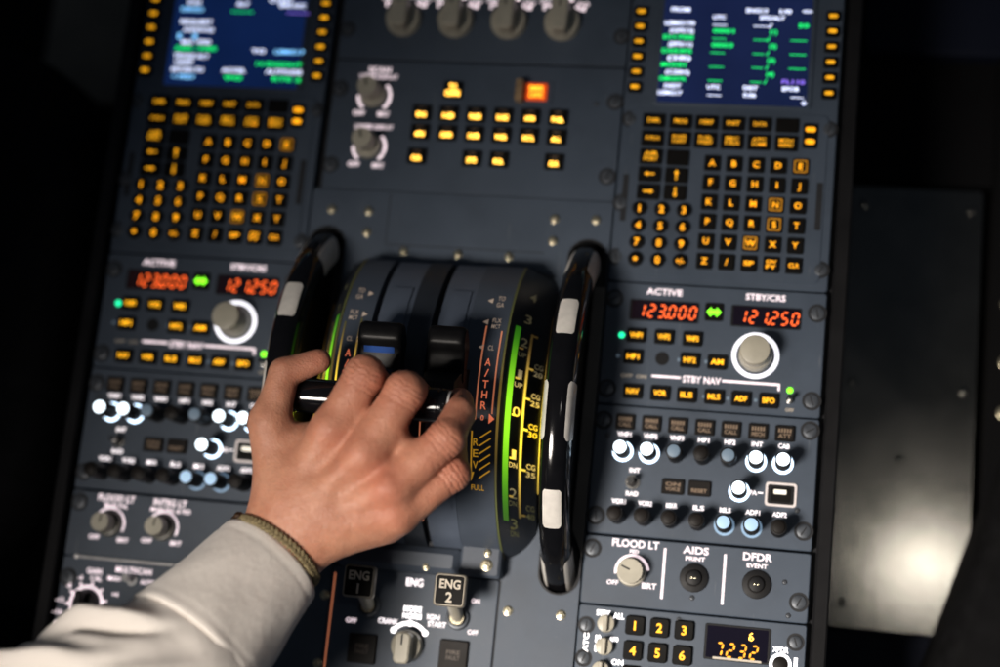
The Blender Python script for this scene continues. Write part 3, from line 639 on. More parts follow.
# ------------------------------------------------------------------ system display control panel
t = thing('system_display_panel', 'panel with rows of bright amber keys and one glowing orange guarded key', 'key panel', (2.6, 148.5, 0))
Y = lambda y: y-148.5
b = MB(); b.prism(rr(0, 0, 208, 96, 1.5), -6, 0, 0.5); b.build('face_plate', PANEL, t, smooth=30)
for i, y in enumerate((172.0, 134.0)):
    x = (-71.8, -71.2)[i]-2.6
    b = MB(); b.ring(x+1.2, Y(y-2), 0.25, 10.6, 12.6, a0=-50, a1=45, n=20); b.ring(x+1.2, Y(y-2), 0.25, 10.6, 12.6, a0=180, a1=230, n=12)
    if i == 0: b.text('SCAN', x+3, Y(189.6), 4.0, .18, w=16)
    b.text('UPPER DISPLAY' if i == 0 else 'LOWER DISPLAY', x+3, Y(184.6 if i == 0 else 147), 3.2, .18, w=28)
    b.text('OFF', x-8.6, Y(y-15), 3.4, .18, w=8.6); b.text('BRT', x+9.4, Y(y-15.4), 3.4, .18, w=8.6); b.build('legend', LEGEND, t)
    b = MB(); b.cyl(x+0.4, Y(y-1), -0.3, 5, 9.6, 9.2, n=36, ch=0.6); kb = b.build('dimmer_knob', KNOBG, t, smooth=40)
    b = MB(); b.knurl(x+0.4, Y(y-1), 4.5, 19, 7.2, 0.4, 20); b.line((x, Y(y-1)), (x-1.2, Y(y+4.6)), 1.2, 19.06, 1); b.build('knob_cap', [KNOBG, DECK], kb)
def amber_key(x, y, s_, w=13.4):
    b = MB(); b.rbox(x-2.6, Y(y), w, 11.4, -0.4, 2.2, 0.8, 0.5); b.text(s_, x-2.6, Y(y-1.8), 3.3, 2.3, 1, w=8.0 if len(s_) > 3 else 6.6); b.rect(x-5.2, Y(y+2.9), x-0.2, Y(y+3.5), 2.28, 2)
    b.build('page_key', [KEYB, AMBERH, LEGPRD], t, smooth=35)
for i, s_ in enumerate(('ENG', 'BLEED', 'PRESS', 'ELEC', 'HYD', 'FUEL')): amber_key(-34.3+19.45*i, 158.6, s_)
for i, s_ in enumerate(('APU', 'COND', 'DOOR', 'WHEEL', 'F/CTL', 'ALL')): amber_key(-34.1+19.45*i, 144.4, s_)
for x, s_ in ((-34.4, 'CLR'), (5.1, 'STS'), (24.3, 'RCL'), (63.1, 'CLR')): amber_key(x, 126.6, s_)
b = MB(); b.rbox(-16.2, Y(176.2), 13.6, 12.4, -0.4, 2.2, 0.8, 0.5)
b.text('T.O', -16.2, Y(178.2), 4.0, 2.3, 1, w=5.4); b.text('CONFIG', -16.2, Y(173.6), 3.8, 2.3, 1, w=10.4); b.build('config_key', [KEYB, AMBERH], t, smooth=35)
b = MB(); b.rbox(41.8, Y(176.6), 26, 17, 0, 0.8, 1.2, 0.4); fr = b.build('guard_frame', PANEL, t, smooth=35)
b = MB(); b.rbox(43.6, Y(176.6), 14.4, 12, 0, 3.0, 0.8, 0.5); b.text('EMER', 43.6, Y(179), 3.6, 3.08, 1, w=10); b.text('CANC', 43.6, Y(174.2), 3.6, 3.08, 1, w=10)
b.build('cancel_key', [EMERG, EMERGT], fr, smooth=35)
b = MB(); b.rbox(32.2, Y(175.8), 5.4, 15.5, 0.5, 9, 1.2, 0.6); b.build('guard_flap', CLEAR, fr, smooth=35)
for x, y in ((-99, 175), (99, 172), (-99, 118), (98, 118)): fastener(t, x, Y(y), r=4.4)
small_screw(t, 86, Y(170))

# ------------------------------------------------------------------ pedestal body
t = thing('control_pedestal', 'dark pedestal housing with black edge rails that carries all the panels', 'pedestal', (0, 0, 0))
b = MB(); b.prism([(-257, -420), (257, -420), (257, 420), (-257, 420)], -420, -8, 0); b.build('body', DECK, t)
for sx in (-1, 1):
    b = MB(); b.prism(rr(sx*260.5, 0, 9.5, 840, 1.5), -420, 4, 1.2); b.build('edge_rail', TRIM, t, smooth=30)

# ------------------------------------------------------------------ thrust quadrant
QC = -46.0
def ZQ(x, y):
    m = math.sqrt(max(105.5**2-(y-QC)**2, 0))-30.5; o = math.sqrt(max(122.2**2-(y-QC)**2, 0))-89.7
    a = abs(x)
    return m if a < 56 else m+(o-m)*(a-56)/19
def fq(x, y, dz):                      # flat drawing -> quadrant surface, lifted along the slope's normal
    e = 0.5; zx = (ZQ(x+e, y)-ZQ(x-e, y))/(2*e); zy = (ZQ(x, y+e)-ZQ(x, y-e))/(2*e); L = math.sqrt(1+zx*zx+zy*zy)
    return (x-zx/L*dz, y-zy/L*dz, ZQ(x, y)+dz/L)
t = thing('thrust_quadrant', 'curved dark quadrant with green and yellow lit trim scales under the hand', 'throttle quadrant', (0, 0, 0))
# cover plate with two slots for the trim wheels
def plate_with_holes(outer, holes, z0, z1):
    import bmesh
    bm = bmesh.new(); ed = []
    for loop in [outer]+holes:
        vs = [bm.verts.new((x*S, y*S, z1*S)) for x, y in loop]
        for i in range(len(vs)): ed.append(bm.edges.new((vs[i], vs[(i+1) % len(vs)])))
    bmesh.ops.triangle_fill(bm, use_beauty=True, edges=ed)
    for f in bm.faces:
        if f.normal.z < 0: f.normal_flip()
    be = [e for e in bm.edges if e.is_boundary]
    r = bmesh.ops.extrude_edge_only(bm, edges=be)
    for v in r['geom']:
        if isinstance(v, bmesh.types.BMVert): v.co.z = z0*S
    me = bpy.data.meshes.new('cover_plate'); bm.to_mesh(me); bm.free(); me.materials.append(PANEL); return me
slots = [rr(sx*92.3, -47, 26, 238, 13, 8) for sx in (-1, 1)]
o = bpy.data.objects.new('cover_plate', plate_with_holes(rr(0, -70, 213, 339.5, 1), slots, -6, 0)); COL.objects.link(o); o.parent = t
for sx in (-1, 1):
    b = MB(); oo = rr(sx*92.3, -47, 28, 240, 14, 8); ii = rr(sx*92.3, -47, 25.6, 237.6, 12.8, 8); n = len(oo)
    b.add([(*p, 0.7) for p in oo]+[(*p, 0.7) for p in ii]+[(*p, -0.1) for p in oo]+[(*p, -7) for p in ii], [(q, (q+1) % n, n+(q+1) % n, n+q) for q in range(n)]+[(2*n+q, 2*n+(q+1) % n, (q+1) % n, q) for q in range(n)]+[(n+q, n+(q+1) % n, 3*n+(q+1) % n, 3*n+q) for q in range(n)])
    b.build('slot_lip', DECK, t, smooth=30)
    b = MB(); b.prism([(sx*98.2, 40), (sx*98.2, -124), (sx*105, -138), (sx*106.4, -142), (sx*106.4, 40)][::-sx], -5, 1.2, 0.2); b.build('guard_strip', RAILB, t)
def band(x0, x1, drop, y_lo=-103.0, y_hi=91.0, nx=1, ny=56, sides=True):
    b = MB(); V = []; F = []; xs = [x0+(x1-x0)*i/nx for i in range(nx+1)]
    ys = [QC+(y_lo+(y_hi-y_lo)*0.5*(1-math.cos(math.pi*i/ny))) for i in range(ny+1)]
    for y in ys:
        for x in xs: V.append((x, y, max(ZQ(x, y)-drop, -3)))
    k = nx+1
    for i in range(ny):
        for j in range(nx): F.append((i*k+j, i*k+j+1, (i+1)*k+j+1, (i+1)*k+j))
    b.add(V, F); q = ny*k
    b.add([V[q], V[q+nx], (xs[-1], ys[-1]+0.3, -3), (xs[0], ys[-1]+0.3, -3)], [(0, 1, 2, 3)])
    if sides:
        for xi, x in ((0, x0), (nx, x1)):
            W = []
            for y in ys:
                z = max(ZQ(x, y)-drop, -3); W += [(x, y, z), (x, y, min(z, max(z-30, -3)))]
            b.add(W, [(2*i, 2*i+1, 2*i+3, 2*i+2) for i in range(ny)])
    return b
for x0, x1, d, m, nm in ((-54.2, -34.5, 0, QUAD, 'label_strip'), (29.3, 54.2, 0, QUAD, 'label_strip'), (-9.5, 5.0, 0, QDARK, 'centre_strip'),
                         (-31.5, -10.5, 2.6, QLANE, 'lever_track'), (8.5, 28.6, 2.6, QLANE, 'lever_track'), (-54.4, 54.4, 9, DECK, 'inner_drum')):
    band(x0, x1, d).build(nm, m, t, smooth=50)
for sx in (-1, 1):
    x0, x1 = sorted((sx*56, sx*75)); band(x0, x1, 0, nx=6).build('trim_scale', QDARK, t, smooth=50)
    x0, x1 = sorted((sx*54.5, sx*55.7)); band(x0, x1, -0.5).build('scale_rib', BRONZE, t, smooth=50)
for xa, xb in ((-27.5, -13.8), (12.5, 25.6)):         # raised inlays on the lever tracks
    for ya, yb in ((21.5, -20), (-100, -122)):
        bb = MB(); n = 24; V = []
        for i in range(n+1):
            y = ya+(yb-ya)*i/n; V += [fq(xa, y, -1.2), fq(xb, y, -1.2)]
        bb.add(V, [(2*i, 2*i+1, 2*i+3, 2*i+2) for i in range(n)]); c0 = [fq(xa, ya, -2.8), fq(xb, ya, -2.8), fq(xa, yb, -2.8), fq(xb, yb, -2.8)]
        bb.add([V[0], V[1], c0[1], c0[0]], [(0, 1, 2, 3)]); bb.add([V[-2], V[-1], c0[3], c0[2]], [(0, 1, 2, 3)])
        bb.build('track_inlay', QLANE, t)
dz = 0.35
for sx in (-1, 1):
    tx = lambda a: a*sx
    b = MB()                                             # thrust positions
    b.text('TO', tx(46.8), 15.8, 3.4, dz, 0, w=4.6, fn=fq); b.text('GA', tx(46.8), 10.8, 3.4, dz, 0, w=4.8, fn=fq)
    b.text('FLX', tx(47.0), -0.8, 3.0, dz, 0, w=5.6, fn=fq); b.text('MCT', tx(47.0), -5.0, 3.0, dz, 0, w=5.8, fn=fq); b.text('CL', tx(46.2), -19.8, 3.2, dz, 0, w=3.8, fn=fq)
    for y in (13.6, -2.2, -19.8): b.poly([(tx(38), y), (tx(41.6), y+2.0), (tx(41.6), y-2.0)], dz, 0, fn=fq)
    b.build('position_marks', LEGDIM, t)
    b = MB()
    b.line((tx(41), -5), (tx(41), -66), 1.0, dz, fn=fq, seg=20); b.line((tx(51.4), -8), (tx(51.4), -62), 1.0, dz, fn=fq, seg=18)
    b.build('thrust_range_line', ORANGE if sx > 0 else SCYEL, t)
    b = MB(); b.poly([(tx(53.2), -65), (tx(49.6), -61.8), (tx(49.6), -68.2)], dz, 0, fn=fq)
    for ch, y in zip('A/THR', (-29.4, -36.4, -43.6, -50.2, -57)): b.text(ch, tx(45.6), y, 5.0, dz, 0, w=3.6 if ch != '/' else 2.6, fn=fq)
    b.text('0', tx(45.4), -64.6, 3.2, dz, 0, fn=fq); b.build('thrust_range_text', ORANGT, t)
    b = MB()
    for k in range(6): b.line((tx(44.4), -77-4.8*k), (tx(51.6), -72-4.8*k), 0.8, dz, fn=fq, seg=3)
    for ch, y in zip('REV', (-79.5, -86.2, -93)): b.text(ch, tx(42.2), y, 4.6, dz+.1, 0, w=3.4, fn=fq)
    b.line((tx(39.4), -73), (tx(39.4), -100), 0.9, dz, fn=fq, seg=8); b.poly([(tx(37.4), -97.5), (tx(41.4), -97.5), (tx(39.4), -103)], dz, 0, fn=fq)
    b.text('FULL', tx(43.6), -106.5, 3.2, dz, 0, w=8.4, fn=fq); b.build('reverse_marks', YELREV, t)
    b = MB(); b.line((tx(59.6), -2), (tx(59.6), -124), 2.6 if sx > 0 else 4.4, dz, fn=fq, seg=44); b.build('green_band', SCGREEN if sx > 0 else SCGREENL, t)
    b = MB(); b.line((tx(66.6), -4), (tx(66.6), -121), 1.1, dz, fn=fq, seg=44)
    for y in (-5, -27.5, -47, -66.5, -91.5, -119): b.line((tx(66.6), y), (tx(69.4), y), 1.3, dz+.1, fn=fq, seg=2)
    b.line((tx(75.6), 14), (tx(75.6), -104), 0.8, dz*2, fn=fq, seg=30)
    for y in (-16, -36, -59.5, -86, -109, -128): b.line((tx(61.4), y), (tx(63.4), y), 1.2, dz+.1, fn=fq, seg=2)
    b.build('scale_line', SCYEL, t)
    b = MB()
    for s_, y in (('4', 22), ('3', 5), ('2', -11.5), ('1', -33), ('0', -57), ('1', -83.5), ('2', -107), ('3', -125)): b.text(s_, tx(63.5), y, 6.0, dz, 0, w=3.4 if s_ != '1' else 2.0, fn=fq)
    for s_, y in (('UP', -20), ('UP', -40), ('DN', -90), ('DN', -113), ('DN', -131)): b.text(s_, tx(63.3), y, 3.2, dz, 0, w=3.8, fn=fq)
    for s_, y in (('20', -27.5), ('25', -47), ('30', -66.5), ('35', -91.5), ('40', -117)):
        b.text(s_, tx(71.9), y-1.9, 3.4, dz, 0, w=4.4, fn=fq); b.text('CG', tx(71.9), y+3.0, 3.4, dz, 0, w=4.2, fn=fq)
    b.build('scale_figures', SCTXT, t)
b = MB(); b.line((5.8, -60), (5.8, -129), 0.9, 0.2, fn=fq, seg=16); b.build('centre_line', ORANGE, t)
b = MB(); b.prism(rr(-13.5, -152.5, 82, 17, 2), -1, 13, 4); b.build('lower_cover', QUAD, t, smooth=35)
b = MB(); b.prism(rr(41.8, -150, 27, 21, 1.5), -1, 14, 1.6); b.build('lower_bracket', QUAD, t, smooth=35)
b = MB(); b.prism(rr(0, -137, 108, 14, 1), -1, 8, 1.0); b.build('lower_rib', QDARK, t, smooth=35)
bolt(t, 46.5, -152.5, 14, 3.2); bolt(t, 46.5, -144.5, 14, 2.0); bolt(t, 6, -157, 12, 2.0)
for x, y in ((-91.5, 85.3), (-64.5, 85.2), (-64.2, 69.9), (67.3, 86.1), (95.6, 86.9), (67.4, 70.5), (-36, 57.5), (2.4, 57.5), (38.1, 57.8), (61, -180), (96, -179.4), (-63.4, -181.3), (-96, -181), (61.5, -222), (-63, -226)): bolt(t, x, y)
b = MB(); b.rect(-50, 61.5, 62, 62.1, 0.1); b.rect(-50.4, 63, -49.8, 99, 0.1); b.build('plate_seam', DECK, t)

# ------------------------------------------------------------------ trim wheels
def trim_wheel(sx, label):
    t = thing('trim_wheel', label, 'trim wheel', (sx*91.6, -47, -48), 'pair of trim wheels')
    RW, HW, HR = 113.5, 9.8, 12.0
    def sf(th, ph, off=0):                    # th along the rim, ph across it (0 = outward)
        a = math.sin(ph); c = math.cos(ph)
        x = (HW+off)*math.copysign(abs(a)**0.8, a); r = RW+(HR+off)*math.copysign(abs(c)**0.8, c)
        return (x, r*math.cos(th), r*math.sin(th))
    b = MB(); n, m = 160, 40
    V = [sf(2*math.pi*i/n, 2*math.pi*j/m) for i in range(n) for j in range(m)]
    b.add(V, [(i*m+j, i*m+(j+1) % m, ((i+1) % n)*m+(j+1) % m, ((i+1) % n)*m+j) for i in range(n) for j in range(m)])
    b.build('rim', GLOSS, t, smooth=60)
    b = MB(); V = []
    for x in (-5, 5):
        for i in range(64): a = 2*math.pi*i/64; V.append((x, 106*math.cos(a), 106*math.sin(a)))
    b.add(V, [tuple(range(64)), tuple(range(127, 63, -1))]); b.build('web', BLACK, t)
    def patch(th0, dth, ph0, ph1):
        b = MB(); V = []; kt, kp = 16, 12
        for i in range(kt+1):
            s_ = -1+2*i/kt; q = 1.0
            e = max(0, abs(s_)-0.78)/0.22; q = 1-0.28*(1-math.sqrt(max(0, 1-e*e)))
            for j in range(kp+1):
                p = -1+2*j/kp; pm = (ph0+ph1)/2+(ph1-ph0)/2*p*q
                V.append(sf(R(th0+dth/2*s_), R(pm), 0.25))
        b.add(V, [(i*(kp+1)+j, i*(kp+1)+j+1, (i+1)*(kp+1)+j+1, (i+1)*(kp+1)+j) for i in range(kt) for j in range(kp)])
        b.build('white_mark', WHITEP, t, smooth=60)
    for k in range(-2, 3):
        th = 94.5+29.2*k
        if k % 2: patch(th, 12.4, -31, 31)
        else: patch(th, 17.5, 33, 118); patch(th, 17.5, -118, -33)
    return t
trim_wheel(1, 'glossy black trim wheel with white marks, the right one, clear of the hand')
trim_wheel(-1, 'glossy black trim wheel with white marks, the left one, behind the thumb')

# ------------------------------------------------------------------ thrust levers
def lever(x0, x1, bx0, bx1, label):
    cx = (bx0+bx1)/2
    t = thing('thrust_lever', label, 'lever', (cx, -45, 60), 'pair of thrust levers')
    L = lambda pts: [(x-cx, y+45, z-60) for x, y, z in pts]
    gy, gz = -66.0, 122.0
    prof = [(0, 8.6), (0.8, 9.8), (2.2, 10.6), (4.4, 10.6), (5.0, 9.9), (6.0, 9.9), (6.6, 10.6), (x1-x0-6.6, 10.6), (x1-x0-6.0, 9.9), (x1-x0-5.0, 9.9), (x1-x0-4.4, 10.6), (x1-x0-2.2, 10.6), (x1-x0-0.8, 9.8), (x1-x0, 8.6)]
    b = MB(); n = 44; V = []
    for d, r in prof: V += [(x0+d, gy+r*math.cos(2*math.pi*i/n), gz+r*math.sin(2*math.pi*i/n)) for i in range(n)]
    F = [(k*n+i, k*n+(i+1) % n, (k+1)*n+(i+1) % n, (k+1)*n+i) for k in range(len(prof)-1) for i in range(n)]
    F += [tuple(reversed(range(n))), tuple(range((len(prof)-1)*n, len(prof)*n))]
    b.add(L(V), F); g = b.build('grip', GLOSS, t, smooth=35)
    out = x0 if cx < 0 else x1; sg = -1 if cx < 0 else 1
    b = MB(); V = []
    for d, r in ((-1.2, 9.3), (0.6, 9.3), (0.9, 8.7)): V += [(out+sg*d, gy+r*math.cos(2*math.pi*i/n), gz+r*math.sin(2*math.pi*i/n)) for i in range(n)]
    b.add(L(V), [(k*n+i, k*n+(i+1) % n, (k+1)*n+(i+1) % n, (k+1)*n+i) for k in range(2) for i in range(n)]); b.build('end_ring', ROD, g, smooth=35)
    b = MB(); V = []                                        # arm that climbs out of the quadrant slot
    for y, z, w in ((-40, 40, 22), (-44, 80, 22), (-52, 104, 22), (-58, 112, 20)):
        V += [(cx-w/2+2, y-9, z), (cx+w/2-2, y-9, z), (cx+w/2, y-6, z), (cx+w/2, y+8, z), (cx-w/2, y+8, z), (cx-w/2, y-6, z)]
    b.add(L(V), [(k*6+i, k*6+(i+1) % 6, (k+1)*6+(i+1) % 6, (k+1)*6+i) for k in range(3) for i in range(6)]+[tuple(range(18, 24))])
    b.build('arm', BLACK, t, smooth=30)
    b = MB(); n = 0                                          # reverse latch lever lying forward of the grip
    prf = [(-12.8, 95), (-13.0, 99.5), (-14.2, 102.2), (-17, 103.6), (-22.5, 103.9), (-25.5, 103.0), (-27.6, 99.8), (-33.0, 97.6), (-46, 95.6), (-48, 93), (-47, 88), (-22, 85)]
    n = len(prf); cy_, cz_ = -30.0, 95.0; V = []
    st = [(bx0, 0.80), (bx0+0.7, 0.92), (bx0+2.4, 1.0), (bx0+5, 1.0), (bx1-5, 1.0), (bx1-2.4, 1.0), (bx1-0.7, 0.92), (bx1, 0.80)]
    for x, k in st: V += [(x, cy_+(y-cy_)*(0.5+0.5*k), cz_+(z-cz_)*k) for y, z in prf]
    b.add(L(V), [(q*n+i, q*n+(i+1) % n, (q+1)*n+(i+1) % n, (q+1)*n+i) for q in range(len(st)-1) for i in range(n)]+[tuple(range(n)), tuple(reversed(range((len(st)-1)*n, len(st)*n)))])
    rv = b.build('reverse_latch', BLACK2, t, smooth=45)
    return t, L, rv, cx
BLACK2 = surf('latch_black', (0.004, 0.004, 0.0045), 0.42, var=0.25, scale=60, bumps=0.08, spec=0.14)
t1, L, rv, cx = lever(-65.0, -13.0, -32.2, -4.6, 'black thrust lever with painted blue reflection on its latch, under the thumb and index finger')
b = MB(); V = [(-28.5, -28.6, 99.75), (-28.5, -32.4, 98.2), (-9, -32.4, 98.2), (-9, -28.6, 99.75)]  # light reflected on the latch, added as a flat blue patch
b.add(L(V), [(0, 1, 2, 3)]); b.build('painted_reflection', BLUE, rv)
lever(-10.5, 35.0, 11.8, 35.4, 'black thrust lever with a steel ringed grip end between middle and ring finger')

# ------------------------------------------------------------------ engine panel
t = thing('engine_panel', 'engine start panel with ENG 1 and ENG 2 switches, right of the wrist', 'engine panel', (-3, -205, 0))
Y = lambda y: y+205
X = lambda x: x+3
b = MB(); b.prism(rr(0, Y(-202), 113, 82, 1.5), -1, 1.2, 0.5); b.build('face_plate', PANEL, t, smooth=30)
b = MB(); o = rr(0, Y(-202), 115, 84, 2); i_ = rr(0, Y(-202), 112.6, 81.6, 1.5); n = len(o)
b.add([(*p, 0.3) for p in o]+[(*p, 0.3) for p in i_], [(q, (q+1) % n, n+(q+1) % n, n+q) for q in range(n)]); b.build('panel_gap', DECK, t)
z = 1.38
b = MB()
b.text('MODE', X(-2.2), Y(-184.8), 3.5, z, w=12); b.text('NORM', X(-2.2), Y(-189.4), 3.5, z, w=12.4)
gx, gy = X(-3), Y(-207.4)
b.ring(gx, gy, z, 12.0, 14.4, a0=34, a1=146, n=30)
for a in (36, 90, 144): b.ring(gx+13.2*math.cos(R(a)), gy+13.2*math.sin(R(a)), z+.05, 0, 2.0, n=14)
b.build('legend', LEGHOT, t)
legend(t, [('CRANK', X(-17.9), Y(-194.2), 3.4, 13.6), ('ENG', X(-2.8), Y(-167.4), 5.0, 11.5), ('IGN', X(12.2), Y(-188.8), 3.3, 8.6), ('START', X(15.0), Y(-193.2), 3.4, 12.4)], LEGHOT2, z=z)
legend(t, [('ON', X(39.2), Y(-175.8), 3.0, 5.6), ('OFF', X(39.4), Y(-196), 3.0, 7.2), ('OFF', X(-43), Y(-196), 3.0, 7.4), ('ON', X(-46), Y(-176), 3.0, 5.6)], LEGEND, z=z)
b = MB(); b.line((X(-57.6), Y(-166)), (X(-57.6), Y(-240)), 1.1, z); b.build('side_line', ORANGE, t)
b = MB(); b.cyl(gx, gy-1.5, 1, 8, 10.4, 10.0, n=44, ch=0.8); kb = b.build('mode_knob', KNOBG, t, smooth=40)
b = MB(); b.rbox(gx+0.3, gy-2.8, 10.4, 20.0, 7.5, 20, 3.2, 1.0, n=4); b.line((gx, gy-1), (gx, gy+6), 1.2, 20.05, 1); b.build('grip_bar', [KNOBG, DECK], kb, smooth=35)
for x, y in ((-33.2, -213.6), (28.2, -211.8)):
    key(t, 'warning_light', X(x), Y(y), 19, 19, ['FIRE', 'FAULT'], 2.6, mat=LEGPRX, tw=9, body=KEYD, z=3.6)
def master(x, y, num, px, py):
    b = MB(); b.cyl(X(x), Y(y), 1, 4.2, 8.2, 7.6, n=30, ch=0.8); b.cyl(X(x), Y(y), 4, 6.0, 5.8, n=28, ch=0.5, mi=1); b.ring(X(x), Y(y), 6.1, 3.0, 4.6, n=24, mi=2)
    sw = b.build('master_switch', [SCREW, BLACK, BOLTM], t, smooth=35)
    b = MB(); b.tube([(X(x), Y(y), 3), (X(px), Y(py+0) - 5, 26), (X(px), Y(py)-3, 33.5)], [4.2, 4.6, 5.4], n=16); b.build('stem', KNOBG, sw, smooth=50)
    b = MB(); cy = Y(py)
    b.rbox(X(px), cy, 20.4, 20.8, 32, 37.6, 2.4, 0.8, n=4, bottom=True); b.rbox(X(px), cy, 17.8, 18.2, 37, 37.9, 1.4, 0.15, mi=1)
    b.text('ENG', X(px), cy+3.9, 5.6, 38.0, 2, w=13.6); b.text(num, X(px), cy-4.4, 6.2, 38.0, 2)
    b.build('switch_placard', [PLACF, KEYB, LEGPRT], sw, smooth=35)
master(28.6, -187.6, '2', 28.6, -171.3)
master(-31.8, -185.5, '1', -31.3, -171.2)
for x, y in ((49, -168), (-49.5, -168)): fastener(t, X(x), Y(y), r=3.2)

# ------------------------------------------------------------------ person: right hand and shirt sleeve
def cap(P, a, b, ra, rb):
    a = np.array(a, float); b = np.array(b, float); d = b-a; L2 = d@d
    h = np.clip(((P-a)@d)/L2, 0, 1)
    return np.linalg.norm(P-a-h[:, None]*d, axis=1)-(ra+(rb-ra)*h)
def ell(P, a, b, ra, rb, fl, up):
    """tapered capsule flattened by factor fl along direction up"""
    up = np.array(up, float); up /= np.linalg.norm(up); M = np.eye(3)+(1/fl-1)*np.outer(up, up)
    return cap(P@M, np.array(a)@M, np.array(b)@M, ra, rb)*min(1, fl)**0.5
def smin(a, b, k):
    h = np.clip(0.5+0.5*(b-a)/k, 0, 1); return b*(1-h)+a*h-k*h*(1-h)
WR = (-58, -160, 126)
FING = {   # joint chain (x, y, z, radius): knuckle, middle joint, end joint, tip
    'index':  [(-28, -89, 146, 12.4), (-12, -55.5, 149, 11.8), (-13.5, -53, 130, 9.6), (-11, -56, 112, 8.8)],
    'middle': [(-6, -102, 149, 12.4), (13.5, -63.5, 150, 11.9), (12.5, -60, 131, 9.8), (13, -60, 112, 9.0)],
    'ring':   [(10, -119.5, 144, 11.8), (39, -88, 142, 10.8), (42.5, -70.5, 128, 9.2), (38, -61, 111, 8.4)],
    'little': [(13, -133, 134, 10.8), (42.5, -106.5, 128, 9.8), (38.5, -95, 115, 8.2), (36, -82, 104, 7.6)],
}
THUMB = [(-58, -128, 126, 16.5), (-70, -86, 137, 11.4), (-64.5, -55.5, 138, 9.2), (-45.5, -46.0, 133, 7.4)]
def hand_sdf(P):
    d = ell(P, (-106, -222, 160), WR, 29, 24, 0.84, (0, 0, 1))
    d = smin(d, ell(P, WR, (-44, -131, 130), 24.5, 30, 0.72, (0.1, 0.1, 1)), 10)
    bases = {'index': (-56, -138, 130), 'middle': (-47, -141, 133), 'ring': (-40, -148, 131), 'little': (-43, -149, 127)}
    for k in FING: x, y, z, r = FING[k][0]; d = smin(d, cap(P, bases[k], (x, y, z-1.5), 16.5, r+0.6), 9)
    d = smin(d, cap(P, (-46, -152, 120), (4, -138, 121), 12, 11.0), 10)             # heel of the little finger side
    d = smin(d, cap(P, (-40, -120, 120), (0, -108, 126), 16, 15), 10)              # palm
    d = smin(d, cap(P, THUMB[0][:3], THUMB[1][:3], 16.5, 12.2), 10)
    d = smin(d, cap(P, (-62, -98, 127), (-36, -92, 131), 11, 11), 9)             # web of the thumb
    kn = list(FING)
    for ka, kb in zip(kn, kn[1:]):                                                  # skin webs between the fingers
        wf = {'middle': 0.46}.get(ka, 0.34)
        pa = [np.array(FING[k][0][:3])*(1-f)+np.array(FING[k][1][:3])*f-np.array([0, 0, 5.0]) for k, f in ((ka, wf), (kb, wf))]
        d = smin(d, cap(P, pa[0], pa[1], 8.0, 7.5), 6)
    for k in FING:                                                                  # knuckle heads
        x, y, z, r = FING[k][0]; bx, by, bz = bases[k]
        d = smin(d, np.linalg.norm(P-np.array([x, y, z+4.2]), axis=1)-(r-3.4), 6)
        d = smin(d, cap(P, (bx*0.4+x*0.6, by*0.4+y*0.6, bz*0.4+z*0.6+6.4), (x, y, z+6.6), 2.0, 4.2), 9)
    kl = [FING[k][0] for k in FING]; bl = [bases[k] for k in FING]
    for (p, q, pb, qb) in zip(kl, kl[1:], bl, bl[1:]):                              # hollows between the knuckles
        m0 = [(p[i]+q[i])/2 for i in range(3)]; m1 = [0.45*(pb[i]+qb[i])/2+0.55*m0[i] for i in range(3)]; m0[2] += 11; m1[2] += 12
        d = d+1.9*np.exp(-(cap(P, m0, m1, 0, 0)/6.5)**2)
    out = None; parts = {}
    for k in list(FING)+['thumb']:
        c = FING[k] if k in FING else THUMB[1:]; f = None
        for i in range(len(c)-1):
            q = cap(P, c[i][:3], c[i+1][:3], c[i][3], c[i+1][3]); f = q if f is None else smin(f, q, 2.0)
        if k in FING:                                                               # fuller middle joint, waist between joints
            a, b_ = np.array(c[0][:3], float), np.array(c[1][:3], float)
            f = smin(f, np.linalg.norm(P-b_, axis=1)-c[1][3]*0.96, 3)
            m = (a+b_)/2; f = f+1.0*np.exp(-np.sum((P-m-np.array([0, 0, 6]))**2, axis=1)/(2*9**2))*(-0.3)
        g = smin(d, f, 7 if k != 'thumb' else 6)
        out = g if out is None else smin(out, g, 1.2)
    return out
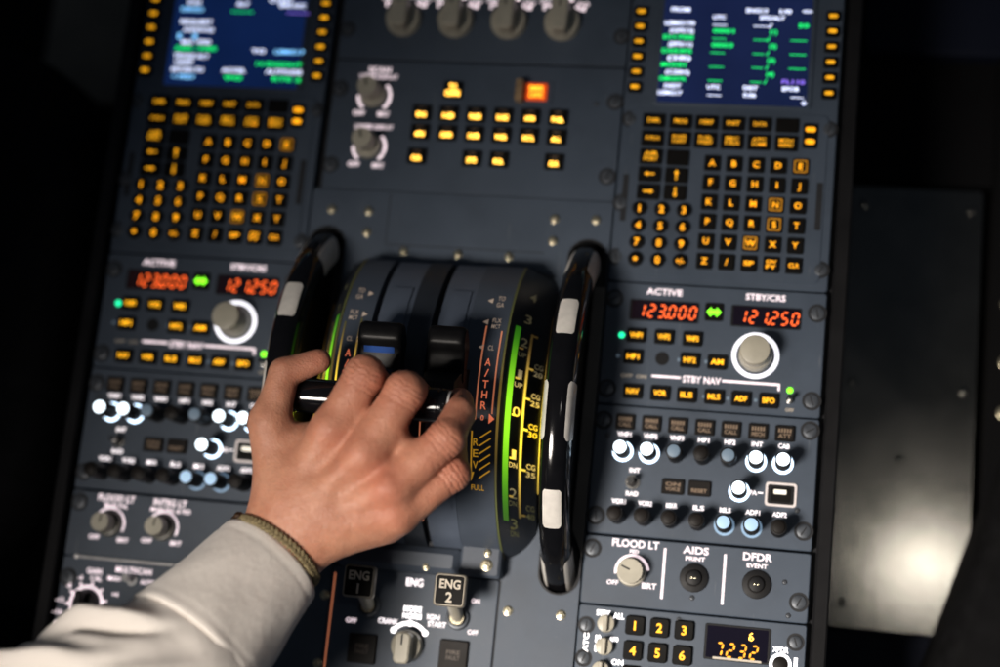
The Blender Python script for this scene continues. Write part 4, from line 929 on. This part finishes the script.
def surface_nets(fn, lo, hi, h):
    lo = np.array(lo, float); n = np.ceil((np.array(hi)-lo)/h).astype(int)+1
    ax = [lo[i]+h*np.arange(n[i]) for i in range(3)]
    G = np.stack(np.meshgrid(*ax, indexing='ij'), -1).reshape(-1, 3); D = np.empty(len(G))
    for i in range(0, len(G), 400000): D[i:i+400000] = fn(G[i:i+400000])
    D = D.reshape(n); ins = D < 0
    c = tuple(x-1 for x in n); acc = np.zeros((*c, 3)); cnt = np.zeros(c)
    corner = lambda dx, dy, dz: D[dx:dx+c[0], dy:dy+c[1], dz:dz+c[2]]
    for axis in range(3):
        for u in (0, 1):
            for v in (0, 1):
                p = [0, 0, 0]; o = [i for i in range(3) if i != axis]; p[o[0]] = u; p[o[1]] = v; q = list(p); q[axis] = 1
                a, b = corner(*p), corner(*q); m = (a < 0) != (b < 0); t = np.where(m, a/np.where(m, a-b, 1), 0)
                for i in range(3): acc[..., i] += m*(p[i] if i != axis else t)
                cnt += m
    has = cnt > 0; idx = -np.ones(c, int); idx[has] = np.arange(has.sum())
    cell = np.argwhere(has); V = lo+h*(cell+acc[has]/cnt[has][:, None]); F = []
    for axis in range(3):
        o = [i for i in range(3) if i != axis]
        a = np.take(ins, range(n[axis]-1), axis); b = np.take(ins, range(1, n[axis]), axis)
        E = np.argwhere(a != b); E = E[(E[:, o[0]] > 0) & (E[:, o[1]] > 0) & (E[:, o[0]] < c[o[0]]) & (E[:, o[1]] < c[o[1]])]
        q = []
        for u, v in ((1, 1), (0, 1), (0, 0), (1, 0)):
            e = E.copy(); e[:, o[0]] -= u; e[:, o[1]] -= v; q.append(idx[e[:, 0], e[:, 1], e[:, 2]])
        q = np.stack(q, 1); fl = a[E[:, 0], E[:, 1], E[:, 2]]
        if axis == 1: fl = ~fl
        q[~fl] = q[~fl][:, ::-1]; F.append(q)
    return V, np.concatenate(F)
V, F = surface_nets(hand_sdf, (-150, -262, 62), (76, -22, 192), 1.25)
E_ = np.concatenate([F[:, [0, 1]], F[:, [1, 2]], F[:, [2, 3]], F[:, [3, 0]]]); E_ = np.concatenate([E_, E_[:, ::-1]])
for _ in range(4):
    s_ = np.zeros_like(V); k_ = np.zeros(len(V)); np.add.at(s_, E_[:, 0], V[E_[:, 1]]); np.add.at(k_, E_[:, 0], 1)
    V = V*0.4+0.6*s_/np.maximum(k_, 1)[:, None]
me = bpy.data.meshes.new('body'); me.from_pydata((V*S).tolist(), [], F.tolist()); me.materials.append(SKIN)
me.polygons.foreach_set('use_smooth', [True]*len(me.polygons))
red = np.zeros(len(V)); cre = np.zeros(len(V))
def blob(p, s_, a): return a*np.exp(-np.sum((V-np.array(p))**2, axis=1)/(2*s_*s_))
for k in FING:
    c = FING[k]; red += blob((c[0][0], c[0][1], c[0][2]+12), 11, 0.28)+blob(c[1][:3], 14, 0.40)+blob(c[3][:3], 14, 0.35)
    a = np.array(c[0][:3]); b_ = np.array(c[1][:3]); ax_ = (b_-a)/np.linalg.norm(b_-a); s_ = (V-b_)@ax_; near = blob(b_, 12, 1.0)
    w_ = 0.6*np.sin(V[:, 0]*0.9)+0.5*np.sin(V[:, 1]*1.3)
    for off in (-7.5, -4.2, -1.6, 1.4, 4.0): cre -= near*np.exp(-((s_-off+w_*0.5)/0.75)**2)
red += blob((8, -112, 152), 6, 0.25)+blob(THUMB[3][:3], 16, 0.4)
for nm, arr in (('redness', np.clip(red, 0, 0.85)), ('crease', cre)):
    at = me.attributes.new(nm, 'FLOAT', 'POINT'); at.data.foreach_set('value', arr.astype(np.float32))
person = thing('person', 'right hand in a white shirt cuff closing over two black thrust lever grips', 'person', (-120, -230, 140))
PO = np.array([-120, -230, 140.])
body = bpy.data.objects.new('body', me); COL.objects.link(body); body.parent = person; body.location = tuple(-PO*S)

# sleeve
def frame_rings(path, nu, rfun, close_in=None):
    P = [np.array(p[:3], float) for p in path]; k = len(P); V = []
    for i in range(k):
        d = P[min(i+1, k-1)]-P[max(i-1, 0)]; d /= np.linalg.norm(d)
        side = np.cross(np.array([0, 0, 1.0]), d); side /= np.linalg.norm(side); up = np.cross(d, side)
        for j in range(nu):
            a = 2*math.pi*j/nu; rs, ru = rfun(i/(k-1), a, path[i]); V.append(P[i]+side*math.cos(a)*rs+up*math.sin(a)*ru)
    return V
def catmull(pts, n):
    out = []; P = [np.array(p, float) for p in pts]; P = [2*P[0]-P[1]]+P+[2*P[-1]-P[-2]]
    for s_ in range(len(P)-3):
        for i in range(n):
            t_ = i/n; p0, p1, p2, p3 = P[s_:s_+4]
            out.append(0.5*((2*p1)+(-p0+p2)*t_+(2*p0-5*p1+4*p2-p3)*t_*t_+(-p0+3*p1-3*p2+p3)*t_**3))
    out.append(P[-2]); return out
def grid_obj(name, V, nu, mat, parent, off):
    k = len(V)//nu; me = bpy.data.meshes.new(name)
    F = [(i*nu+j, i*nu+(j+1) % nu, (i+1)*nu+(j+1) % nu, (i+1)*nu+j) for i in range(k-1) for j in range(nu)]
    me.from_pydata([tuple((np.array(v)-off)*S) for v in V], [], F); me.materials.append(mat)
    me.polygons.foreach_set('use_smooth', [True]*len(me.polygons))
    uv = me.uv_layers.new(name='UVMap')
    for p in me.polygons:
        i, j = divmod(p.index, nu)
        for li, (a, b_) in zip(p.loop_indices, ((i, j), (i, j+1), (i+1, j+1), (i+1, j))): uv.data[li].uv = (b_/nu, a/k*1.2)
    o = bpy.data.objects.new(name, me); COL.objects.link(o); o.parent = parent; return o
C0 = (-64, -168, 127); C1 = (-91.0, -218, 159)
SL = [(-87.0, -210.5, 154.0), (-101, -236, 168), (-132, -264, 181), (-167, -291, 197), (-220, -323, 220), (-300, -366, 255)]
path = catmull(SL, 26)
rng = random.Random(3); ph = [rng.uniform(0, 6.28) for _ in range(12)]
def sl_r(v, a, p):
    base = 41.5+12*min(1, max(0, v-0.05)*4.2)**0.8+6*v
    gather = math.exp(-(v/0.07)**2); on = min(1, max(0, v-0.06)*12); v = v-0.16
    def gr(a0, sl, wd, dep, v0, v1):
        w_ = 1/(1+math.exp(-(v-v0)/0.02))/(1+math.exp((v-v1)/0.05))
        x = a-(R(a0)+R(sl)*v); return -dep*w_*math.exp(-(x/wd)**2)+0.55*dep*w_*math.exp(-((x-2.1*wd)/(1.3*wd))**2)
    f = gr(104, 260, 0.12, 10, 0.005, 0.26)+gr(52, 230, 0.13, 13, 0.01, 0.52)+gr(16, 190, 0.15, 10, 0.06, 0.7)+gr(82, 150, 0.08, 5, 0.10, 0.36)+gr(128, 120, 0.10, 6, 0.22, 0.6)
    f += 1.6*math.sin(3*a-16*v+ph[0])*on+0.9*math.sin(5*a+23*v+ph[3])*on
    f += 0.9*math.sin(13*a+ph[1]+10*v)*gather
    return base+f, (base+f)*0.86
sleeve = grid_obj('shirt_sleeve', frame_rings(path, 120, sl_r), 120, SHIRT, person, PO)
cp = [np.array(C0)+(np.array(C1)-np.array(C0))*t_ for t_ in np.linspace(0, 1, 40)]
inner = [(cp[i], -1.6) for i in (8, 4, 2, 1)]; ring0 = [(cp[0]-(cp[1]-cp[0])*0.1, -0.5)]
outer = [(c, 0) for c in cp]+[(cp[-1]+(cp[-1]-cp[-2])*1.5, -1.0), (cp[-1]+(cp[-1]-cp[-2])*1.2, -3.0)]
seq = inner+ring0+outer; ts = [8/39, 4/39, 2/39, 1/39, 0]+[i/39 for i in range(40)]+[1.02, 1.02]
V = []; dC = np.array(C1)-np.array(C0); dC /= np.linalg.norm(dC); side = np.cross([0, 0, 1.0], dC); side /= np.linalg.norm(side); up = np.cross(dC, side)
NU = 140
for (c, o_), t_ in zip(seq, ts):
    for j in range(NU):
        a = 2*math.pi*j/NU
        r = 34.6+9.6*t_**1.1+o_+1.0*math.sin(3*a+1+2.4*t_)+0.45*math.sin(7*a+5*t_)*t_+0.5*math.sin(5*a-7*t_+1)*math.sin(math.pi*min(1, t_))
        st = 0.0
        for sv in (0.10, 0.93): st += 0.45*math.exp(-((t_-sv)/0.012)**2)       # stitched hem lines
        r -= st
        V.append(c+side*math.cos(a)*r+up*math.sin(a)*r*0.86-dC*3.4*max(0, math.sin(a))*(1-min(1, t_))**2)
cuff = grid_obj('cuff', V, NU, SHIRT, sleeve, PO)
# braided cord round the wrist, laid on the skin
wc = np.array([-58, -161.5, 127.]); ax_ = -dC; NB = 220
rad = []
for j in range(NB):
    a = 2*math.pi*j/NB; d = side*math.cos(a)+up*math.sin(a); rr_ = np.arange(10, 60, 0.25)
    D = hand_sdf(wc+rr_[:, None]*d); k_ = np.argmax(D > 0); rad.append(rr_[k_])
rad = np.array(rad); rad = sum(np.roll(rad, q) for q in range(-6, 7))/13
b = MB(); NK = 58
for row in (-1, 1):
    for i in range(NK):
        a = 2*math.pi*(i+0.25*row)/NK; d = side*math.cos(a)+up*math.sin(a); tg = -side*math.sin(a)+up*math.cos(a)
        rd = rad[int(a/(2*math.pi)*NB) % NB]+1.5
        e1 = tg*0.75+ax_*0.66*row; e1 /= np.linalg.norm(e1); e2 = np.cross(d, e1); c = wc-PO+d*rd+ax_*1.25*row+dC*3.6*max(0, math.sin(a)); n = 8; VV = []
        for u in range(1, 6):
            for j in range(n):
                la = math.pi*u/6; lo_ = 2*math.pi*j/n; VV.append(tuple(c+e1*2.5*math.cos(la)+(e2*math.cos(lo_)*1.35+d*math.sin(lo_)*1.35)*math.sin(la)))
        b.add(VV, [(u*n+j, u*n+(j+1) % n, (u+1)*n+(j+1) % n, (u+1)*n+j) for u in range(4) for j in range(n)]+[tuple(range(n)), tuple(range(4*n, 5*n))])
b.tube([tuple(wc-PO+(side*math.cos(2*math.pi*j/NB)+up*math.sin(2*math.pi*j/NB))*(rad[j]+1.0)+dC*3.6*max(0, math.sin(2*math.pi*j/NB))) for j in range(NB)], 1.3, n=6, closed=True)
br = b.build('bracelet', CORD, person, smooth=60)
for k_, aa in enumerate((168, 155, 181)):
    a = R(aa); d = side*math.cos(a)+up*math.sin(a); c = wc-PO+d*(rad[int(aa/360*NB)]+2.4)+ax_*(0.6*k_-0.5)+dC*3.6*max(0, math.sin(a))
    b = MB(); n = 14; VV = []
    for i in range(1, 8):
        for j in range(n):
            la = math.pi*i/8; lo_ = 2*math.pi*j/n; VV.append(tuple(c+3.3*np.array([math.sin(la)*math.cos(lo_), math.sin(la)*math.sin(lo_), math.cos(la)])))
    b.add(VV, [(i*n+j, i*n+(j+1) % n, (i+1)*n+(j+1) % n, (i+1)*n+j) for i in range(6) for j in range(n)]+[tuple(range(n)), tuple(range(6*n, 7*n))])
    b.build('bead', BEAD, br, smooth=60)

# ------------------------------------------------------------------ surroundings
b = MB(); b.rect(-1500, -1500, 1500, 1500, -430); tag(b.build('floor', FLOORM), kind='structure')
t = thing('metal_side_panel', 'brushed bare metal plate with a bright glare spot beside the pedestal', 'metal panel', (318, 0, -150))
b = MB(); b.prism(rr(0, 0, 98, 332, 3), -3, 0, 0.6); b.build('plate', METAL, t, smooth=30)
for x, y in ((-40, 14), (40, 12), (-3, -41), (-38, -148), (40, 150), (-38, 152)):
    b = MB(); b.cyl(x, y, 0, 1.4, 3.2, n=18, ch=0.8); b.build('rivet', METAL, t, smooth=40)
t = thing('side_console', 'dark console box on the far right with a row of bolts', 'console', (440, 60, -150))
b = MB(); b.prism(rr(0, 20, 136, 460, 5), -280, 20, 2); b.build('body', FLOORM, t, smooth=30)
for y in (60, 15, -28, -65): 
    b = MB(); b.cyl(-56, y, 20, 22, 5.2, n=20, ch=0.6); b.cyl(-56, y, 22, 23.6, 3.0, n=6, ch=0.5); b.build('bolt', BOLTM, t, smooth=35)
t = thing('floor_ledge', 'dark navy ledge below the bare metal plate', 'ledge', (318, -230, -165))
b = MB(); b.prism(rr(0, 0, 104, 130, 3), -265, 0, 2); b.build('top', NAVY, t, smooth=30)
t = thing('upper_ledge', 'black ledge beyond the upper end of the bare metal plate', 'ledge', (330, 225, -150))
b = MB(); b.prism(rr(0, 0, 128, 112, 3), -280, 6, 2); b.build('top', FLOORM, t, smooth=30)
b = MB(); b.rbox(0, 70, 120, 60, -60, 24, 6, 3); b.build('lip', NAVY, t, smooth=30)
def seat(name, label, loc, w, h, r, z0, z1, part):
    t = thing(name, label, 'seat', loc); b = MB(); pts = rr(0, 0, w, h, r, 14); n = len(pts); V = []
    lv = [(z0, 1.0)]+[(z1-40+40*math.sin(R(a)), 1-0.16*(1-math.cos(R(a)))) for a in range(0, 91, 10)]
    for z, k in lv: V += [(x*k, y*k, z) for x, y in pts]
    b.add(V, [(k*n+i, k*n+(i+1) % n, (k+1)*n+(i+1) % n, (k+1)*n+i) for k in range(len(lv)-1) for i in range(n)]+[tuple(range((len(lv)-1)*n, len(lv)*n))])
    b.build(part, SEATM, t, smooth=50); return t
seat('pilot_seat', 'dark fabric seat edge in the lower right corner', (462, -156, -60), 220, 420, 109, -340, -40, 'cushion').rotation_euler = (0, 0, R(-17))
seat('pilot_seat', 'large black rounded seat along the left edge', (-430, 0, -60), 300, 420, 110, -340, 60, 'cushion')
t = thing('footwell_panel', 'dull brown panel glimpsed in the top left corner', 'panel', (-390, 300, -200))
b = MB(); b.prism(rr(0, 0, 96, 150, 4), -220, 0, 2); b.build('face', TRIMB, t, smooth=30)

# ------------------------------------------------------------------ light
w = bpy.data.worlds.new('World'); scene.world = w; w.use_nodes = True
bg = w.node_tree.nodes['Background']; bg.inputs['Color'].default_value = (0.55, 0.72, 1.0, 1); bg.inputs['Strength'].default_value = 0.034
def area(name, loc, tgt, size, power, col):
    l = bpy.data.lights.new(name, 'AREA'); l.shape = 'DISK'; l.size = size*S; l.energy = power; l.color = col
    o = bpy.data.objects.new(name, l); COL.objects.link(o); o.location = [c*S for c in loc]
    d = Vector(tgt)-Vector(loc); o.rotation_euler = d.to_track_quat('-Z', 'Y').to_euler(); return o
area('dome_lamp', (476, -14, 1400), (340, -120, -150), 90, 0.045, (1.0, 0.95, 0.88)).data.spread = R(50)
area('flood_lamp', (-330, -560, 1180), (190, -245, 0), 360, 1.85, (1.0, 0.91, 0.82)).data.spread = R(44)

# ------------------------------------------------------------------ camera
cam = bpy.data.cameras.new('camera'); co = bpy.data.objects.new('camera', cam); COL.objects.link(co)
RM = Matrix(((0.9808249, 0.09848602, -0.16817555), (-0.06303913, 0.97685422, 0.20440623), (0.18441415, -0.18988508, 0.96433141)))
co.matrix_world = Matrix.Translation(Vector((231.58, -196.26, 1016.52))*S) @ RM.transposed().to_4x4()
cam.sensor_width = 36; cam.lens = 1553.74*36/1000; cam.clip_start = 0.05; cam.clip_end = 50
cam.dof.use_dof = True; cam.dof.focus_distance = 0.955; cam.dof.aperture_fstop = 1.95; cam.dof.aperture_blades = 9
scene.camera = co
scene.view_settings.view_transform = 'Standard'; scene.view_settings.look = 'None'; scene.view_settings.exposure = 0; scene.view_settings.gamma = 1
